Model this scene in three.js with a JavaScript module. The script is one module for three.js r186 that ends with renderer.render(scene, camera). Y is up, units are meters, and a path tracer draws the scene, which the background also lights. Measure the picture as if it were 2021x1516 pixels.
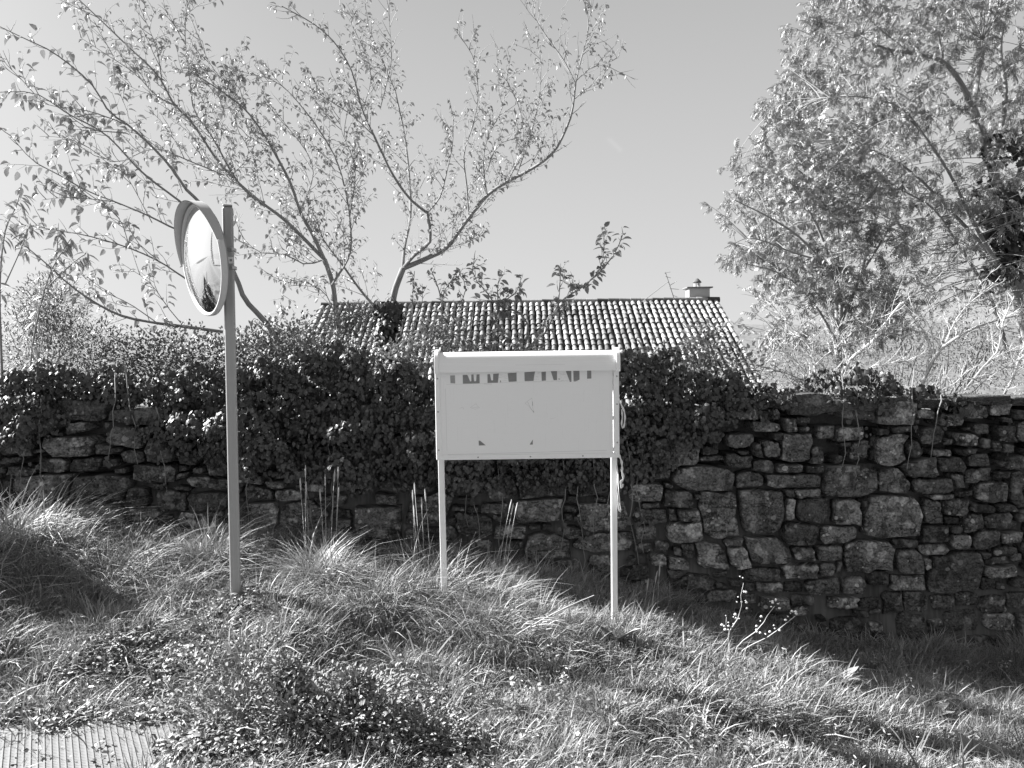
import * as THREE from 'three';
import { mergeGeometries } from 'three/addons/utils/BufferGeometryUtils.js';
import { RoundedBoxGeometry } from 'three/addons/geometries/RoundedBoxGeometry.js';

// ---------------------------------------------------------------- camera, sky, sun, exposure
const scene = new THREE.Scene();
const camera = new THREE.PerspectiveCamera(53.08, 1024 / 768, 0.05, 6000);
camera.position.set(0, 1.6, 0);
camera.rotation.set(-0.04477, 0, -0.01396);
const renderer = new THREE.WebGLRenderer({ antialias: true });
renderer.setSize(1024, 768);
renderer.toneMapping = THREE.LinearToneMapping;
const EXPOSURE = 3.8;
renderer.toneMappingExposure = EXPOSURE;
renderer.shadowMap.enabled = true;
const SUN = new THREE.Vector3(-1.5, 1, -0.48).normalize();
const sun = new THREE.DirectionalLight(new THREE.Color(1, 1, 1), 5);
sun.position.copy(SUN).multiplyScalar(60);
sun.castShadow = true;
sun.shadow.mapSize.set(4096, 4096);
Object.assign(sun.shadow.camera, { left: -30, right: 30, top: 30, bottom: -30, near: 1, far: 160 });
scene.add(sun);
{ // clear evening sky: pale at the horizon, deeper overhead, brighter round the sun; one faint contrail
  const W = 2048, H = 1024, d = new Float32Array(W * H * 4), v = new THREE.Vector3();
  const tab = [[-90, .30], [-4, .6], [0, .79], [4, .75], [10, .68], [18, .59], [27, .49], [45, .35], [90, .22]];
  const base = e => { for (let i = 1; i < tab.length; i++) if (e <= tab[i][0]) { const t = (e - tab[i - 1][0]) / (tab[i][0] - tab[i - 1][0]); return tab[i - 1][1] + (tab[i][1] - tab[i - 1][1]) * t; } return .22; };
  const cA = new THREE.Vector3(0.129, 0.268, -1).normalize(), cB = new THREE.Vector3(0.144, 0.253, -1).normalize();
  const ab = cB.clone().sub(cA), abl = ab.length();
  for (let j = 0; j < H; j++) {
    const el = ((j + .5) / H - .5) * Math.PI, ce = Math.cos(el), se = Math.sin(el), b = base(el * 180 / Math.PI);
    for (let i = 0; i < W; i++) {
      const a = ((i + .5) / W - .5) * 2 * Math.PI;
      v.set(Math.cos(a) * ce, se, Math.sin(a) * ce);
      const g = Math.acos(Math.min(1, v.dot(SUN))) * 180 / Math.PI;
      let L = b * (0.93 + 1.5 * Math.exp(-g * g / 900) + 0.1 * Math.exp(-g * g / 4000));
      if (v.dot(cA) > .999) {
        const t = Math.max(0, Math.min(1, v.clone().sub(cA).dot(ab) / (abl * abl)));
        const dist = v.distanceTo(cA.clone().addScaledVector(ab, t));
        L += .11 * Math.exp(-dist * dist / (.0011 * .0011));
      }
      const k = (j * W + i) * 4; d[k] = d[k + 1] = d[k + 2] = L / EXPOSURE; d[k + 3] = 1;
    }
  }
  const t = new THREE.DataTexture(d, W, H, THREE.RGBAFormat, THREE.FloatType);
  t.mapping = THREE.EquirectangularReflectionMapping; t.magFilter = t.minFilter = THREE.LinearFilter; t.needsUpdate = true;
  scene.background = t; scene.environment = t;
}

// ---------------------------------------------------------------- measured outlines, in metres
const DATA_treeA = [[[-1.325,1.045,-7.9,-1.28,1.462,-7.9,-1.25,1.877,-7.9,-1.192,2.196,-7.9,-1.098,2.442,-7.9],0.085,0.055],[[-1.098,2.442,-7.9,-0.856,2.529,-7.83,-0.643,2.634,-7.76,-0.406,2.91,-7.69,-0.215,3.118,-7.62,-0.024,3.223,-7.55,0.221,3.33,-7.48,0.414,3.473,-7.41,0.532,3.633,-7.34,0.599,3.808,-7.27,0.624,4.039,-7.2],0.048,0.014],[[0.624,4.039,-7.2,0.687,4.271,-7.15,0.731,4.477,-7.1,0.718,4.636,-7.05,0.661,4.814,-7.0],0.012,0.004],[[0.624,4.039,-7.2,0.531,4.238,-7.24,0.418,4.426,-7.28,0.281,4.61,-7.32,0.213,4.777,-7.36,0.183,4.981,-7.4],0.011,0.004],[[0.629,4.062,-7.2,0.754,4.128,-7.133,0.884,4.166,-7.067,0.999,4.198,-7.0],0.007,0.003],[[0.618,3.901,-7.2,0.732,3.994,-7.167,0.845,4.036,-7.133,0.938,4.082,-7.1],0.007,0.003],[[-1.098,2.442,-7.9,-0.947,2.575,-7.825,-0.814,2.675,-7.75,-0.794,2.789,-7.675,-0.808,2.95,-7.6],0.034,0.028],[[-0.808,2.95,-7.6,-0.956,3.051,-7.5,-1.107,3.277,-7.4,-1.242,3.599,-7.3,-1.34,3.836,-7.2,-1.419,4.169,-7.1,-1.544,4.344,-7.0,-1.674,4.473,-6.9,-1.948,4.599,-6.8],0.026,0.006],[[-0.808,2.95,-7.6,-0.684,3.071,-7.525,-0.585,3.329,-7.45,-0.537,3.548,-7.375,-0.517,3.795,-7.3],0.016,0.007],[[-1.098,2.442,-7.9,-1.071,2.656,-7.96,-1.031,2.975,-8.02,-1.046,3.429,-8.08,-1.097,3.914,-8.14,-1.182,4.325,-8.2],0.03,0.014],[[-1.182,4.325,-8.2,-1.281,4.58,-8.25,-1.375,4.81,-8.3,-1.471,5.016,-8.35,-1.526,5.409,-8.4],0.013,0.005],[[-1.214,3.896,-7.4,-1.075,4.318,-7.333,-1.082,4.616,-7.267,-1.075,4.907,-7.2],0.01,0.004],[[-0.407,2.912,-7.7,-0.419,3.2,-7.65,-0.431,3.508,-7.6,-0.37,3.737,-7.55,-0.29,4.034,-7.5,-0.321,4.374,-7.45,-0.505,4.64,-7.4],0.014,0.005],[[-0.212,3.094,-7.5,-0.252,3.366,-7.525,-0.205,3.662,-7.55,-0.064,3.934,-7.575,-0.01,4.256,-7.6],0.012,0.005],[[-0.024,3.191,-7.4,0.123,3.455,-7.325,0.109,3.855,-7.25,-0.01,4.039,-7.175,-0.123,4.196,-7.1],0.012,0.004],[[0.074,3.261,-7.4,0.226,3.725,-7.45,0.32,4.145,-7.5,0.297,4.499,-7.55,0.168,4.698,-7.6],0.01,0.003],[[-0.212,3.266,-7.3,-0.089,3.481,-7.233,0.146,3.59,-7.167,0.262,3.67,-7.1],0.008,0.003],[[-0.647,2.639,-7.8,-0.523,2.82,-7.9,-0.237,3.116,-8.0,0.029,3.497,-8.1,0.221,3.86,-8.2],0.012,0.004],[[-1.251,1.851,-7.9,-1.402,2.081,-7.82,-1.502,2.219,-7.74,-1.666,2.475,-7.66,-1.816,2.715,-7.58,-1.865,2.898,-7.5],0.03,0.01],[[-0.672,2.629,-7.8,-0.464,2.68,-7.75,-0.309,2.751,-7.7],0.006,0.003],[[-1.208,3.544,-7.1,-1.422,3.731,-7.0,-1.622,3.858,-6.9,-1.772,3.936,-6.8],0.009,0.004],[[-1.303,3.774,-7.0,-1.216,4.075,-7.033,-1.373,4.493,-7.067,-1.521,4.742,-7.1],0.009,0.003]];
const DATA_treeB = [[[-1.678,1.129,-7.5,-1.696,1.574,-7.5,-1.712,1.968,-7.5,-1.734,2.253,-7.5,-1.802,2.498,-7.5],0.075,0.05],[[-1.802,2.498,-7.5,-1.889,2.736,-7.388,-1.965,2.909,-7.275,-2.03,3.158,-7.162,-2.146,3.453,-7.05,-2.241,3.63,-6.938,-2.337,3.752,-6.825,-2.549,3.913,-6.712,-2.691,3.986,-6.6],0.036,0.007],[[-1.802,2.498,-7.5,-2.152,2.874,-7.39,-2.376,3.033,-7.28,-2.558,3.241,-7.17,-2.656,3.39,-7.06,-2.808,3.659,-6.95,-2.914,3.777,-6.84,-2.978,3.954,-6.73,-3.247,4.253,-6.62,-3.445,4.455,-6.51,-3.546,4.555,-6.4],0.036,0.007],[[-2.35,3.017,-7.2,-2.444,3.131,-7.117,-2.686,3.569,-7.033,-2.804,3.779,-6.95,-2.808,3.968,-6.867,-2.778,4.358,-6.783,-2.715,4.659,-6.7],0.02,0.005],[[-2.92,3.909,-6.6,-2.93,4.115,-6.6,-3.047,4.43,-6.6,-3.126,4.619,-6.6],0.01,0.004],[[-2.855,3.733,-6.7,-2.966,3.787,-6.625,-3.105,3.932,-6.55,-3.314,4.094,-6.475,-3.477,4.19,-6.4],0.01,0.003],[[-2.598,3.226,-7.1,-2.858,3.321,-6.967,-3.128,3.411,-6.833,-3.402,3.268,-6.7,-3.581,3.377,-6.567,-3.652,3.397,-6.433,-3.789,3.375,-6.3],0.012,0.003],[[-1.734,2.253,-7.5,-1.54,2.544,-7.429,-1.518,2.869,-7.357,-1.544,3.14,-7.286,-1.638,3.452,-7.214,-1.867,3.826,-7.143,-2.116,4.078,-7.071,-2.41,4.124,-7.0],0.024,0.005],[[-1.506,2.859,-7.3,-1.441,3.322,-7.267,-1.557,3.687,-7.233,-1.544,3.908,-7.2],0.012,0.004],[[-1.999,2.931,-7.4,-1.827,3.335,-7.3,-2.072,3.731,-7.2,-2.221,3.931,-7.1],0.011,0.004],[[-2.329,3.744,-6.8,-2.434,3.902,-6.8,-2.603,4.142,-6.8,-2.685,4.338,-6.8],0.008,0.003],[[-2.533,3.225,-7.1,-2.385,3.441,-7.133,-2.505,3.704,-7.167,-2.488,4.219,-7.2],0.009,0.003],[[-2.748,3.615,-6.8,-2.576,3.671,-6.75,-2.423,3.761,-6.7],0.006,0.003],[[-1.802,2.498,-7.5,-1.973,2.45,-7.4,-2.134,2.537,-7.3,-2.341,2.527,-7.2,-2.443,2.654,-7.1],0.016,0.004],[[-1.712,1.968,-7.5,-1.786,2.158,-7.4,-1.95,2.273,-7.3,-2.113,2.242,-7.2],0.012,0.004],[[-2.126,3.436,-6.9,-2.26,3.469,-6.9,-2.325,3.536,-6.9],0.005,0.003]];
const DATA_treeC = [[[-2.007,1.398,-7.0,-2.154,1.785,-6.943,-2.28,1.998,-6.886,-2.339,2.062,-6.829,-2.386,2.227,-6.771,-2.488,2.534,-6.714,-2.631,2.843,-6.657,-2.745,2.997,-6.6],0.06,0.026],[[-2.745,2.997,-6.6,-2.897,3.214,-6.525,-3.159,3.502,-6.45,-3.26,3.58,-6.375,-3.34,3.767,-6.3,-3.437,3.866,-6.225,-3.569,3.978,-6.15,-3.687,4.017,-6.075,-3.914,4.139,-6.0],0.024,0.005],[[-2.52,2.546,-6.8,-2.652,2.73,-6.7,-2.792,2.878,-6.6,-3.051,3.11,-6.5,-3.279,3.403,-6.4,-3.561,3.549,-6.3,-3.752,3.672,-6.2,-4.002,3.662,-6.1],0.022,0.005],[[-2.562,2.613,-6.8,-2.812,2.658,-6.7,-3.067,2.779,-6.6,-3.321,2.883,-6.5,-3.472,2.949,-6.4,-3.654,3.061,-6.3,-3.801,3.164,-6.2,-3.83,3.262,-6.1,-3.834,3.301,-6.0],0.018,0.004],[[-2.506,1.789,-6.7,-2.803,1.83,-6.614,-3.005,1.873,-6.529,-3.243,1.933,-6.443,-3.412,2.048,-6.357,-3.575,2.171,-6.271,-3.697,2.335,-6.186,-3.927,2.563,-6.1],0.03,0.006],[[-2.469,2.036,-6.8,-2.798,2.241,-6.667,-2.972,2.393,-6.533,-3.142,2.48,-6.4,-3.413,2.564,-6.267,-3.615,2.603,-6.133,-3.785,2.62,-6.0],0.018,0.005],[[-3.273,3.588,-6.4,-3.11,3.491,-6.4,-3.193,3.84,-6.4,-3.226,4.044,-6.4],0.006,0.003],[[-3.086,3.458,-6.3,-3.185,3.493,-6.225,-3.364,3.521,-6.15,-3.519,3.531,-6.075,-3.659,3.571,-6.0],0.01,0.003],[[-3.088,3.393,-6.3,-3.316,3.397,-6.2,-3.456,3.487,-6.1,-3.492,3.573,-6.0],0.01,0.003],[[-3.691,3.639,-6.1,-3.78,3.753,-6.067,-3.852,3.858,-6.033,-3.903,3.96,-6.0],0.006,0.003],[[-3.219,2.844,-6.3,-3.355,2.857,-6.233,-3.52,2.842,-6.167,-3.673,2.824,-6.1],0.007,0.003],[[-3.142,2.48,-6.4,-3.245,2.746,-6.367,-3.368,2.864,-6.333,-3.666,2.98,-6.3],0.008,0.003],[[-2.957,2.389,-6.5,-3.093,2.53,-6.467,-3.218,2.694,-6.433,-3.366,2.753,-6.4],0.008,0.003],[[-2.992,1.872,-6.5,-3.167,2.025,-6.45,-3.411,2.13,-6.4,-3.504,2.252,-6.35,-3.535,2.35,-6.3],0.009,0.003],[[-2.797,1.83,-6.6,-2.924,1.985,-6.567,-3.03,2.198,-6.533,-3.264,2.368,-6.5],0.009,0.003],[[-3.043,2.719,-6.6,-3.148,2.967,-6.55,-3.235,3.167,-6.5],0.008,0.003],[[-2.776,2.971,-6.6,-2.855,3.185,-6.6,-2.892,3.356,-6.6,-2.844,3.503,-6.6],0.007,0.003]];
const DATA_sapling = [[[0.098,1.294,-6.6,0.114,1.607,-6.557,0.138,1.846,-6.514,0.007,1.931,-6.471,-0.103,1.968,-6.429,-0.201,2.084,-6.386,-0.314,2.219,-6.343,-0.293,2.342,-6.3],0.012,0.004],[[0.101,1.555,-6.6,0.297,1.755,-6.55,0.4,1.987,-6.5,0.559,2.099,-6.45,0.732,2.222,-6.4,0.852,2.377,-6.35,0.921,2.534,-6.3],0.014,0.004],[[0.4,1.987,-6.5,0.419,2.148,-6.5,0.421,2.317,-6.5],0.006,0.003],[[-0.154,1.602,-6.6,-0.142,1.774,-6.55,-0.108,1.968,-6.5,0.046,2.064,-6.45,0.081,2.161,-6.4],0.009,0.003],[[0.732,2.222,-6.4,0.767,2.384,-6.4,0.777,2.53,-6.4],0.006,0.003],[[-0.108,1.968,-6.5,-0.097,2.155,-6.5,-0.053,2.239,-6.5],0.005,0.003]];
const DATA_sapling2 = [[[-0.592,1.381,-6.9,-0.602,1.743,-6.825,-0.604,2.007,-6.75,-0.559,2.154,-6.675,-0.443,2.233,-6.6],0.01,0.004],[[-0.598,1.832,-6.8,-0.436,2.014,-6.767,-0.396,2.179,-6.733,-0.458,2.273,-6.7],0.007,0.003],[[-0.605,1.965,-6.8,-0.633,2.121,-6.8,-0.701,2.322,-6.8],0.006,0.003],[[-0.901,1.382,-7.0,-0.902,1.796,-6.967,-0.879,2.067,-6.933,-0.856,2.312,-6.9],0.008,0.003],[[-0.879,1.839,-6.9,-0.798,2.018,-6.9,-0.79,2.199,-6.9],0.005,0.002]];
const DATA_shrub = [[[2.388,1.109,-6.3,2.498,1.377,-6.35,2.466,1.566,-6.4,2.379,1.736,-6.45,2.269,1.888,-6.5],0.015,0.004],[[2.449,1.254,-6.3,2.244,1.363,-6.25,2.001,1.442,-6.2],0.009,0.004],[[2.47,1.254,-6.3,2.246,1.528,-6.2,2.049,1.571,-6.1],0.008,0.003],[[2.533,1.263,-6.1,2.758,1.382,-6.067,2.981,1.471,-6.033,3.123,1.47,-6.0],0.008,0.003],[[2.53,1.438,-6.4,2.67,1.563,-6.433,3.023,1.664,-6.467,3.23,1.768,-6.5],0.008,0.003],[[2.806,1.126,-6.6,2.931,1.45,-6.66,3.164,1.644,-6.72,3.426,1.961,-6.78,3.822,2.174,-6.84,4.171,2.287,-6.9],0.024,0.008],[[3.386,1.957,-6.7,3.129,1.686,-6.6,2.911,1.636,-6.5],0.01,0.004],[[3.436,1.962,-6.8,3.607,1.775,-6.85,3.818,1.501,-6.9],0.01,0.004],[[3.397,1.13,-6.4,3.501,1.403,-6.44,3.628,1.549,-6.48,3.841,1.696,-6.52,4.144,1.779,-6.56,4.558,1.883,-6.6],0.022,0.008],[[3.575,1.486,-6.5,3.508,1.765,-6.5,3.379,1.894,-6.5],0.009,0.003],[[3.639,1.549,-6.5,3.777,1.844,-6.45,3.997,2.089,-6.4],0.01,0.004],[[3.541,1.108,-6.1,3.713,1.387,-6.125,3.868,1.546,-6.15,3.962,1.748,-6.175,4.036,1.95,-6.2],0.018,0.006],[[3.947,1.095,-6.2,4.047,1.338,-6.233,4.21,1.541,-6.267,4.395,1.704,-6.3],0.02,0.008],[[3.323,1.198,-6.0,3.539,1.32,-6.033,3.759,1.348,-6.067,4.098,1.503,-6.1],0.008,0.003],[[3.92,1.545,-6.2,4.083,1.543,-6.2,4.245,1.663,-6.2],0.01,0.004],[[2.131,1.353,-6.6,2.304,1.568,-6.6,2.326,1.784,-6.6,2.217,1.959,-6.6],0.008,0.003],[[2.867,1.515,-6.8,2.861,1.967,-6.9,2.947,2.246,-7.0],0.008,0.003]];
const DATA_ash = [[[6.384,0.232,-9.2,6.187,1.333,-9.16,5.982,2.293,-9.12,5.808,3.06,-9.08,5.565,3.815,-9.04,5.358,4.298,-9.0],0.1,0.05],[[5.358,4.298,-9.0,5.18,4.526,-8.9,4.902,4.765,-8.8,4.496,4.828,-8.7,4.138,4.85,-8.6,3.841,4.95,-8.5],0.035,0.008],[[5.358,4.298,-9.0,5.48,4.809,-9.067,5.603,5.238,-9.133,5.695,5.845,-9.2],0.03,0.012],[[5.664,3.653,-9.1,5.864,4.5,-9.2,5.858,5.125,-9.3,6.062,5.934,-9.4],0.035,0.012],[[5.904,2.284,-9.0,5.528,2.595,-8.86,5.237,2.922,-8.72,4.837,3.515,-8.58,4.424,3.95,-8.44,4.079,4.127,-8.3],0.03,0.008],[[5.553,2.6,-8.9,4.981,3.068,-8.725,4.431,3.486,-8.55,3.956,3.669,-8.375,3.499,3.736,-8.2],0.024,0.006],[[5.821,3.063,-9.1,5.962,3.532,-9.1,6.071,4.115,-9.1,6.175,4.985,-9.1],0.03,0.012],[[5.681,1.463,-8.8,5.421,2.037,-8.675,4.941,2.705,-8.55,4.589,3.075,-8.425,4.194,3.245,-8.3],0.026,0.007],[[4.958,4.801,-8.9,4.884,5.209,-8.9,4.822,5.66,-8.9],0.016,0.007],[[4.496,4.828,-8.7,4.132,5.061,-8.65,3.829,5.317,-8.6],0.012,0.005],[[4.792,3.497,-8.5,4.221,4.119,-8.367,3.671,4.217,-8.233,3.244,4.154,-8.1],0.012,0.004]];
const DATA_sapling3 = [[[3.297,1.002,-7.6,3.203,1.605,-7.54,3.2,1.997,-7.48,3.075,2.383,-7.42,2.904,2.761,-7.36,2.641,3.132,-7.3],0.035,0.006],[[3.209,1.998,-7.5,3.067,2.284,-7.4,2.738,2.611,-7.3,2.418,2.788,-7.2,2.06,2.937,-7.1],0.018,0.004],[[3.229,1.605,-7.6,3.222,2.207,-7.65,3.266,2.661,-7.7,3.209,3.121,-7.75,3.05,3.586,-7.8],0.022,0.005],[[3.243,1.804,-7.6,3.479,2.305,-7.667,3.608,2.812,-7.733,3.61,3.327,-7.8],0.018,0.005],[[3.186,1.605,-7.5,2.874,2.045,-7.4,2.547,2.281,-7.3,2.182,2.371,-7.2],0.014,0.004],[[3.495,2.308,-7.7,3.843,2.82,-7.8,4.043,3.293,-7.9],0.014,0.004],[[3.067,2.38,-7.4,2.678,2.466,-7.267,2.209,2.595,-7.133,1.938,2.488,-7.0],0.01,0.003]];
const DATA_peach = [[[-3.942,1.145,-5.95,-3.909,1.655,-5.94,-3.877,2.159,-5.93,-3.844,2.581,-5.92,-3.779,2.77,-5.91,-3.701,2.911,-5.9],0.014,0.003],[[-3.89,2.161,-5.95,-3.763,2.465,-5.925,-3.645,2.613,-5.9],0.006,0.002],[[-3.876,2.393,-5.95,-4.001,2.669,-5.975,-4.052,2.79,-6.0],0.006,0.002],[[-3.815,1.533,-6.1,-3.695,2.009,-6.067,-3.544,2.281,-6.033,-3.398,2.509,-6.0],0.01,0.003],[[-3.649,2.15,-6.1,-3.434,2.321,-6.05,-3.285,2.391,-6.0],0.006,0.002],[[-3.584,2.288,-6.1,-3.507,2.479,-6.05,-3.491,2.627,-6.0],0.005,0.002]];
const DATA_ashPoly = [3.483,5.895,3.282,5.101,3.09,4.703,2.886,4.419,2.845,4.062,2.564,3.846,2.424,3.721,2.599,3.487,2.34,3.287,2.563,3.091,2.463,2.731,2.504,2.449,2.74,2.328,2.846,1.856,3.26,1.732,4.088,1.839,4.976,1.826,6.758,1.447,6.962,5.847];
const DATA_stones = [1.382,0.645,0.414,0.176,1.713,0.634,0.207,0.119,2.02,0.623,0.402,0.107,2.437,0.611,0.389,0.226,2.74,0.613,0.213,0.188,3.029,0.571,0.276,0.119,3.353,0.643,0.195,0.107,3.475,0.514,0.238,0.163,3.639,0.543,0.113,0.251,1.641,0.775,0.188,0.1,1.805,0.728,0.151,0.1,1.992,0.713,0.182,0.082,2.184,0.704,0.138,0.063,2.917,0.706,0.251,0.138,3.156,0.728,0.188,0.113,3.352,0.757,0.138,0.088,3.208,0.613,0.082,0.113,3.536,0.647,0.151,0.063,3.611,0.734,0.125,0.113,1.198,0.501,0.213,0.138,1.344,0.514,0.082,0.05,1.501,0.382,0.276,0.364,1.793,0.403,0.339,0.339,1.995,0.535,0.075,0.063,2.121,0.529,0.188,0.063,2.008,0.413,0.075,0.163,2.172,0.405,0.251,0.201,2.413,0.388,0.201,0.201,2.743,0.365,0.427,0.314,2.527,0.457,0.05,0.075,3.034,0.386,0.125,0.176,3.198,0.416,0.188,0.138,3.096,0.494,0.163,0.05,3.375,0.407,0.163,0.075,3.552,0.411,0.138,0.075,1.147,0.393,0.063,0.113,1.267,0.385,0.151,0.088,1.235,0.264,0.238,0.138,2.059,0.233,0.238,0.163,2.351,0.229,0.251,0.138,3.319,0.312,0.151,0.151,3.522,0.315,0.238,0.125,3.048,0.226,0.213,0.125,3.174,0.32,0.1,0.063,3.187,0.256,0.075,0.063,3.41,0.176,0.201,0.151,3.233,0.166,0.163,0.113,3.594,0.186,0.163,0.088,1.59,0.182,0.151,0.063,1.831,0.121,0.314,0.188,1.628,0.073,0.163,0.151,1.431,0.089,0.226,0.188,1.26,0.123,0.1,0.113,1.183,0.041,0.151,0.1,2.097,0.098,0.151,0.1,2.282,0.096,0.188,0.107,2.567,0.06,0.339,0.226,2.833,0.159,0.176,0.063,2.872,0.023,0.188,0.163,3.037,0.104,0.226,0.088,3.012,-0.004,0.088,0.1,3.185,-0.065,0.364,0.276,3.412,0.061,0.088,0.063,3.532,0.097,0.176,0.075,3.64,0.045,0.1,0.075,3.507,0.021,0.188,0.075,1.806,-0.058,0.276,0.1,2.072,-0.036,0.251,0.1,2.269,-0.032,0.113,0.094,2.365,-0.015,0.05,0.1,1.17,-0.049,0.113,0.075,1.488,-0.06,0.113,0.05,1.31,-0.103,0.289,0.113,1.698,-0.147,0.088,0.063,1.85,-0.155,0.201,0.075,2.028,-0.158,0.138,0.075,2.238,-0.154,0.238,0.113,2.454,-0.144,0.151,0.113,2.645,-0.083,0.151,0.125,2.861,-0.137,0.251,0.113,3.649,-0.136,0.088,0.075,3.508,-0.056,0.226,0.088,2.748,-0.278,0.151,0.163,2.92,-0.28,0.201,0.163,3.111,-0.283,0.169,0.113,3.295,-0.26,0.163,0.1,1.882,-0.265,0.226,0.1,2.086,-0.255,0.163,0.088,2.391,-0.273,0.226,0.088,1.691,-0.237,0.151,0.075,1.5,-0.208,0.226,0.088,1.284,-0.231,0.213,0.1,1.119,-0.19,0.151,0.1,3.474,-0.301,0.201,0.125,3.652,-0.277,0.163,0.113,2.132,1.176,0.264,0.151,2.472,1.121,0.238,0.125,2.749,1.104,0.251,0.163,1.666,1.145,0.201,0.138,1.849,1.104,0.151,0.075,2.095,1.063,0.1,0.05,1.83,1.016,0.188,0.075,1.994,1.026,0.088,0.113,1.647,0.917,0.188,0.1,1.755,0.853,0.063,0.1,1.862,0.857,0.144,0.119,2.045,0.861,0.226,0.213,2.184,0.808,0.1,0.125,1.666,0.828,0.1,0.05,2.423,0.957,0.188,0.1,2.499,0.842,0.125,0.138,2.675,0.966,0.1,0.063,2.751,0.839,0.226,0.238,2.877,0.837,0.138,0.138,3.015,0.936,0.151,0.125,3.394,0.88,0.063,0.075,3.268,0.907,0.125,0.1,3.47,0.854,0.075,0.075,3.57,0.941,0.125,0.113,3.559,0.84,0.075,0.063,3.368,0.982,0.1,0.075,3.165,1.048,0.176,0.1,3.328,1.109,0.163,0.1,3.517,1.119,0.151,0.088,3.656,1.079,0.113,0.075,-3.552,0.772,0.188,0.075,-3.393,0.649,0.389,0.176,-2.989,0.643,0.389,0.188,-3.647,0.62,0.088,0.163,-3.31,0.819,0.188,0.113,-3.07,0.816,0.213,0.1,-3.386,0.502,0.163,0.088,-3.122,0.473,0.163,0.125,-2.92,0.444,0.201,0.138,-2.668,0.422,0.226,0.151,-2.758,0.378,0.075,0.075,-2.523,0.4,0.113,0.088,-2.321,0.398,0.201,0.125,-2.418,0.322,0.151,0.075,-2.461,0.54,0.188,0.138,-2.209,0.53,0.276,0.138,-2.161,0.44,0.113,0.05,-2.138,0.376,0.151,0.075,-1.84,0.595,0.201,0.113,-1.725,0.651,0.151,0.075,-1.653,0.732,0.125,0.125,-1.626,0.573,0.188,0.088,-1.833,0.416,0.251,0.201,-1.529,0.425,0.326,0.188,-1.473,0.622,0.201,0.063,-1.336,0.518,0.213,0.088,-1.25,0.427,0.163,0.075,-1.226,0.363,0.113,0.075,-3.106,1.2,0.364,0.151,-3.582,0.941,0.226,0.125,-2.953,0.92,0.138,0.075,-0.983,0.362,0.364,0.238,-0.293,0.34,0.251,0.151,-0.021,0.285,0.226,0.1,-0.01,0.189,0.163,0.075,0.256,0.166,0.339,0.188,0.435,0.266,0.163,0.1,0.638,0.378,0.351,0.213,0.637,0.192,0.464,0.138,0.954,0.258,0.151,0.1,0.941,0.143,0.151,0.075];
// ---------------------------------------------------------------- helpers
function rng(seed) { let a = seed >>> 0; return () => { a |= 0; a = a + 0x6D2B79F5 | 0; let t = Math.imul(a ^ a >>> 15, 1 | a); t = t + Math.imul(t ^ t >>> 7, 61 | t) ^ t; return ((t ^ t >>> 14) >>> 0) / 4294967296; }; }
const V = (x, y, z) => new THREE.Vector3(x, y, z);
const lerp = (a, b, t) => a + (b - a) * t;
const clamp = (x, a = 0, b = 1) => Math.min(b, Math.max(a, x));
const smooth = (a, b, x) => { const t = clamp((x - a) / (b - a)); return t * t * (3 - 2 * t); };
function table(tab, x) { if (x <= tab[0][0]) return tab[0][1]; for (let i = 1; i < tab.length; i++) if (x <= tab[i][0]) return lerp(tab[i - 1][1], tab[i][1], (x - tab[i - 1][0]) / (tab[i][0] - tab[i - 1][0])); return tab[tab.length - 1][1]; }
const hash = (x, y, s) => { let h = Math.imul(x | 0, 374761393) ^ Math.imul(y | 0, 668265263) ^ Math.imul(s | 0, 1442695041); h = Math.imul(h ^ h >>> 13, 1274126177); return ((h ^ h >>> 16) >>> 0) / 4294967296; };
function noise(x, y, s = 1, per = 0) { // value noise 0..1, tileable with a period
  const xi = Math.floor(x), yi = Math.floor(y), fx = x - xi, fy = y - yi, u = fx * fx * (3 - 2 * fx), w = fy * fy * (3 - 2 * fy);
  const m = per ? (k => ((k % per) + per) % per) : (k => k);
  const a = hash(m(xi), m(yi), s), b = hash(m(xi + 1), m(yi), s), c = hash(m(xi), m(yi + 1), s), e = hash(m(xi + 1), m(yi + 1), s);
  return lerp(lerp(a, b, u), lerp(c, e, u), w);
}
function fbm(x, y, s, oct, per = 0) { let v = 0, a = .5, t = 0; for (let i = 0; i < oct; i++) { v += a * noise(x, y, s + i * 17, per); t += a; a *= .55; x *= 2; y *= 2; per *= 2; } return v / t; }
const srgb = l => 255 * (l <= .0031308 ? 12.92 * l : 1.055 * Math.pow(l, 1 / 2.4) - .055);
function tex(n, fn, colour = true) { // fn(u, v) -> linear grey
  const d = new Uint8Array(n * n * 4);
  for (let j = 0; j < n; j++) for (let i = 0; i < n; i++) { const g = clamp(fn(i / n, j / n)), b = colour ? srgb(g) : g * 255, k = (j * n + i) * 4; d[k] = d[k + 1] = d[k + 2] = b; d[k + 3] = 255; }
  const t = new THREE.DataTexture(d, n, n); t.wrapS = t.wrapT = THREE.RepeatWrapping; t.magFilter = THREE.LinearFilter; t.minFilter = THREE.LinearMipmapLinearFilter; t.generateMipmaps = true;
  if (colour) t.colorSpace = THREE.SRGBColorSpace; t.needsUpdate = true; return t;
}
const grey = g => new THREE.Color().setRGB(g, g, g);
const mat = (g, rough = .8, o = {}) => new THREE.MeshStandardMaterial({ color: grey(g), roughness: rough, side: THREE.DoubleSide, ...o });
const leafMat = (g, rough = .6, tr = .35) => new THREE.MeshPhysicalMaterial({ color: grey(g), roughness: rough, transmission: tr, thickness: 0, side: THREE.DoubleSide });
const used = {};
function numbered(n) { used[n] = (used[n] || 0) + 1; return used[n] === 1 ? n : n + '_' + String(used[n] - 1).padStart(3, '0'); }
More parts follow.
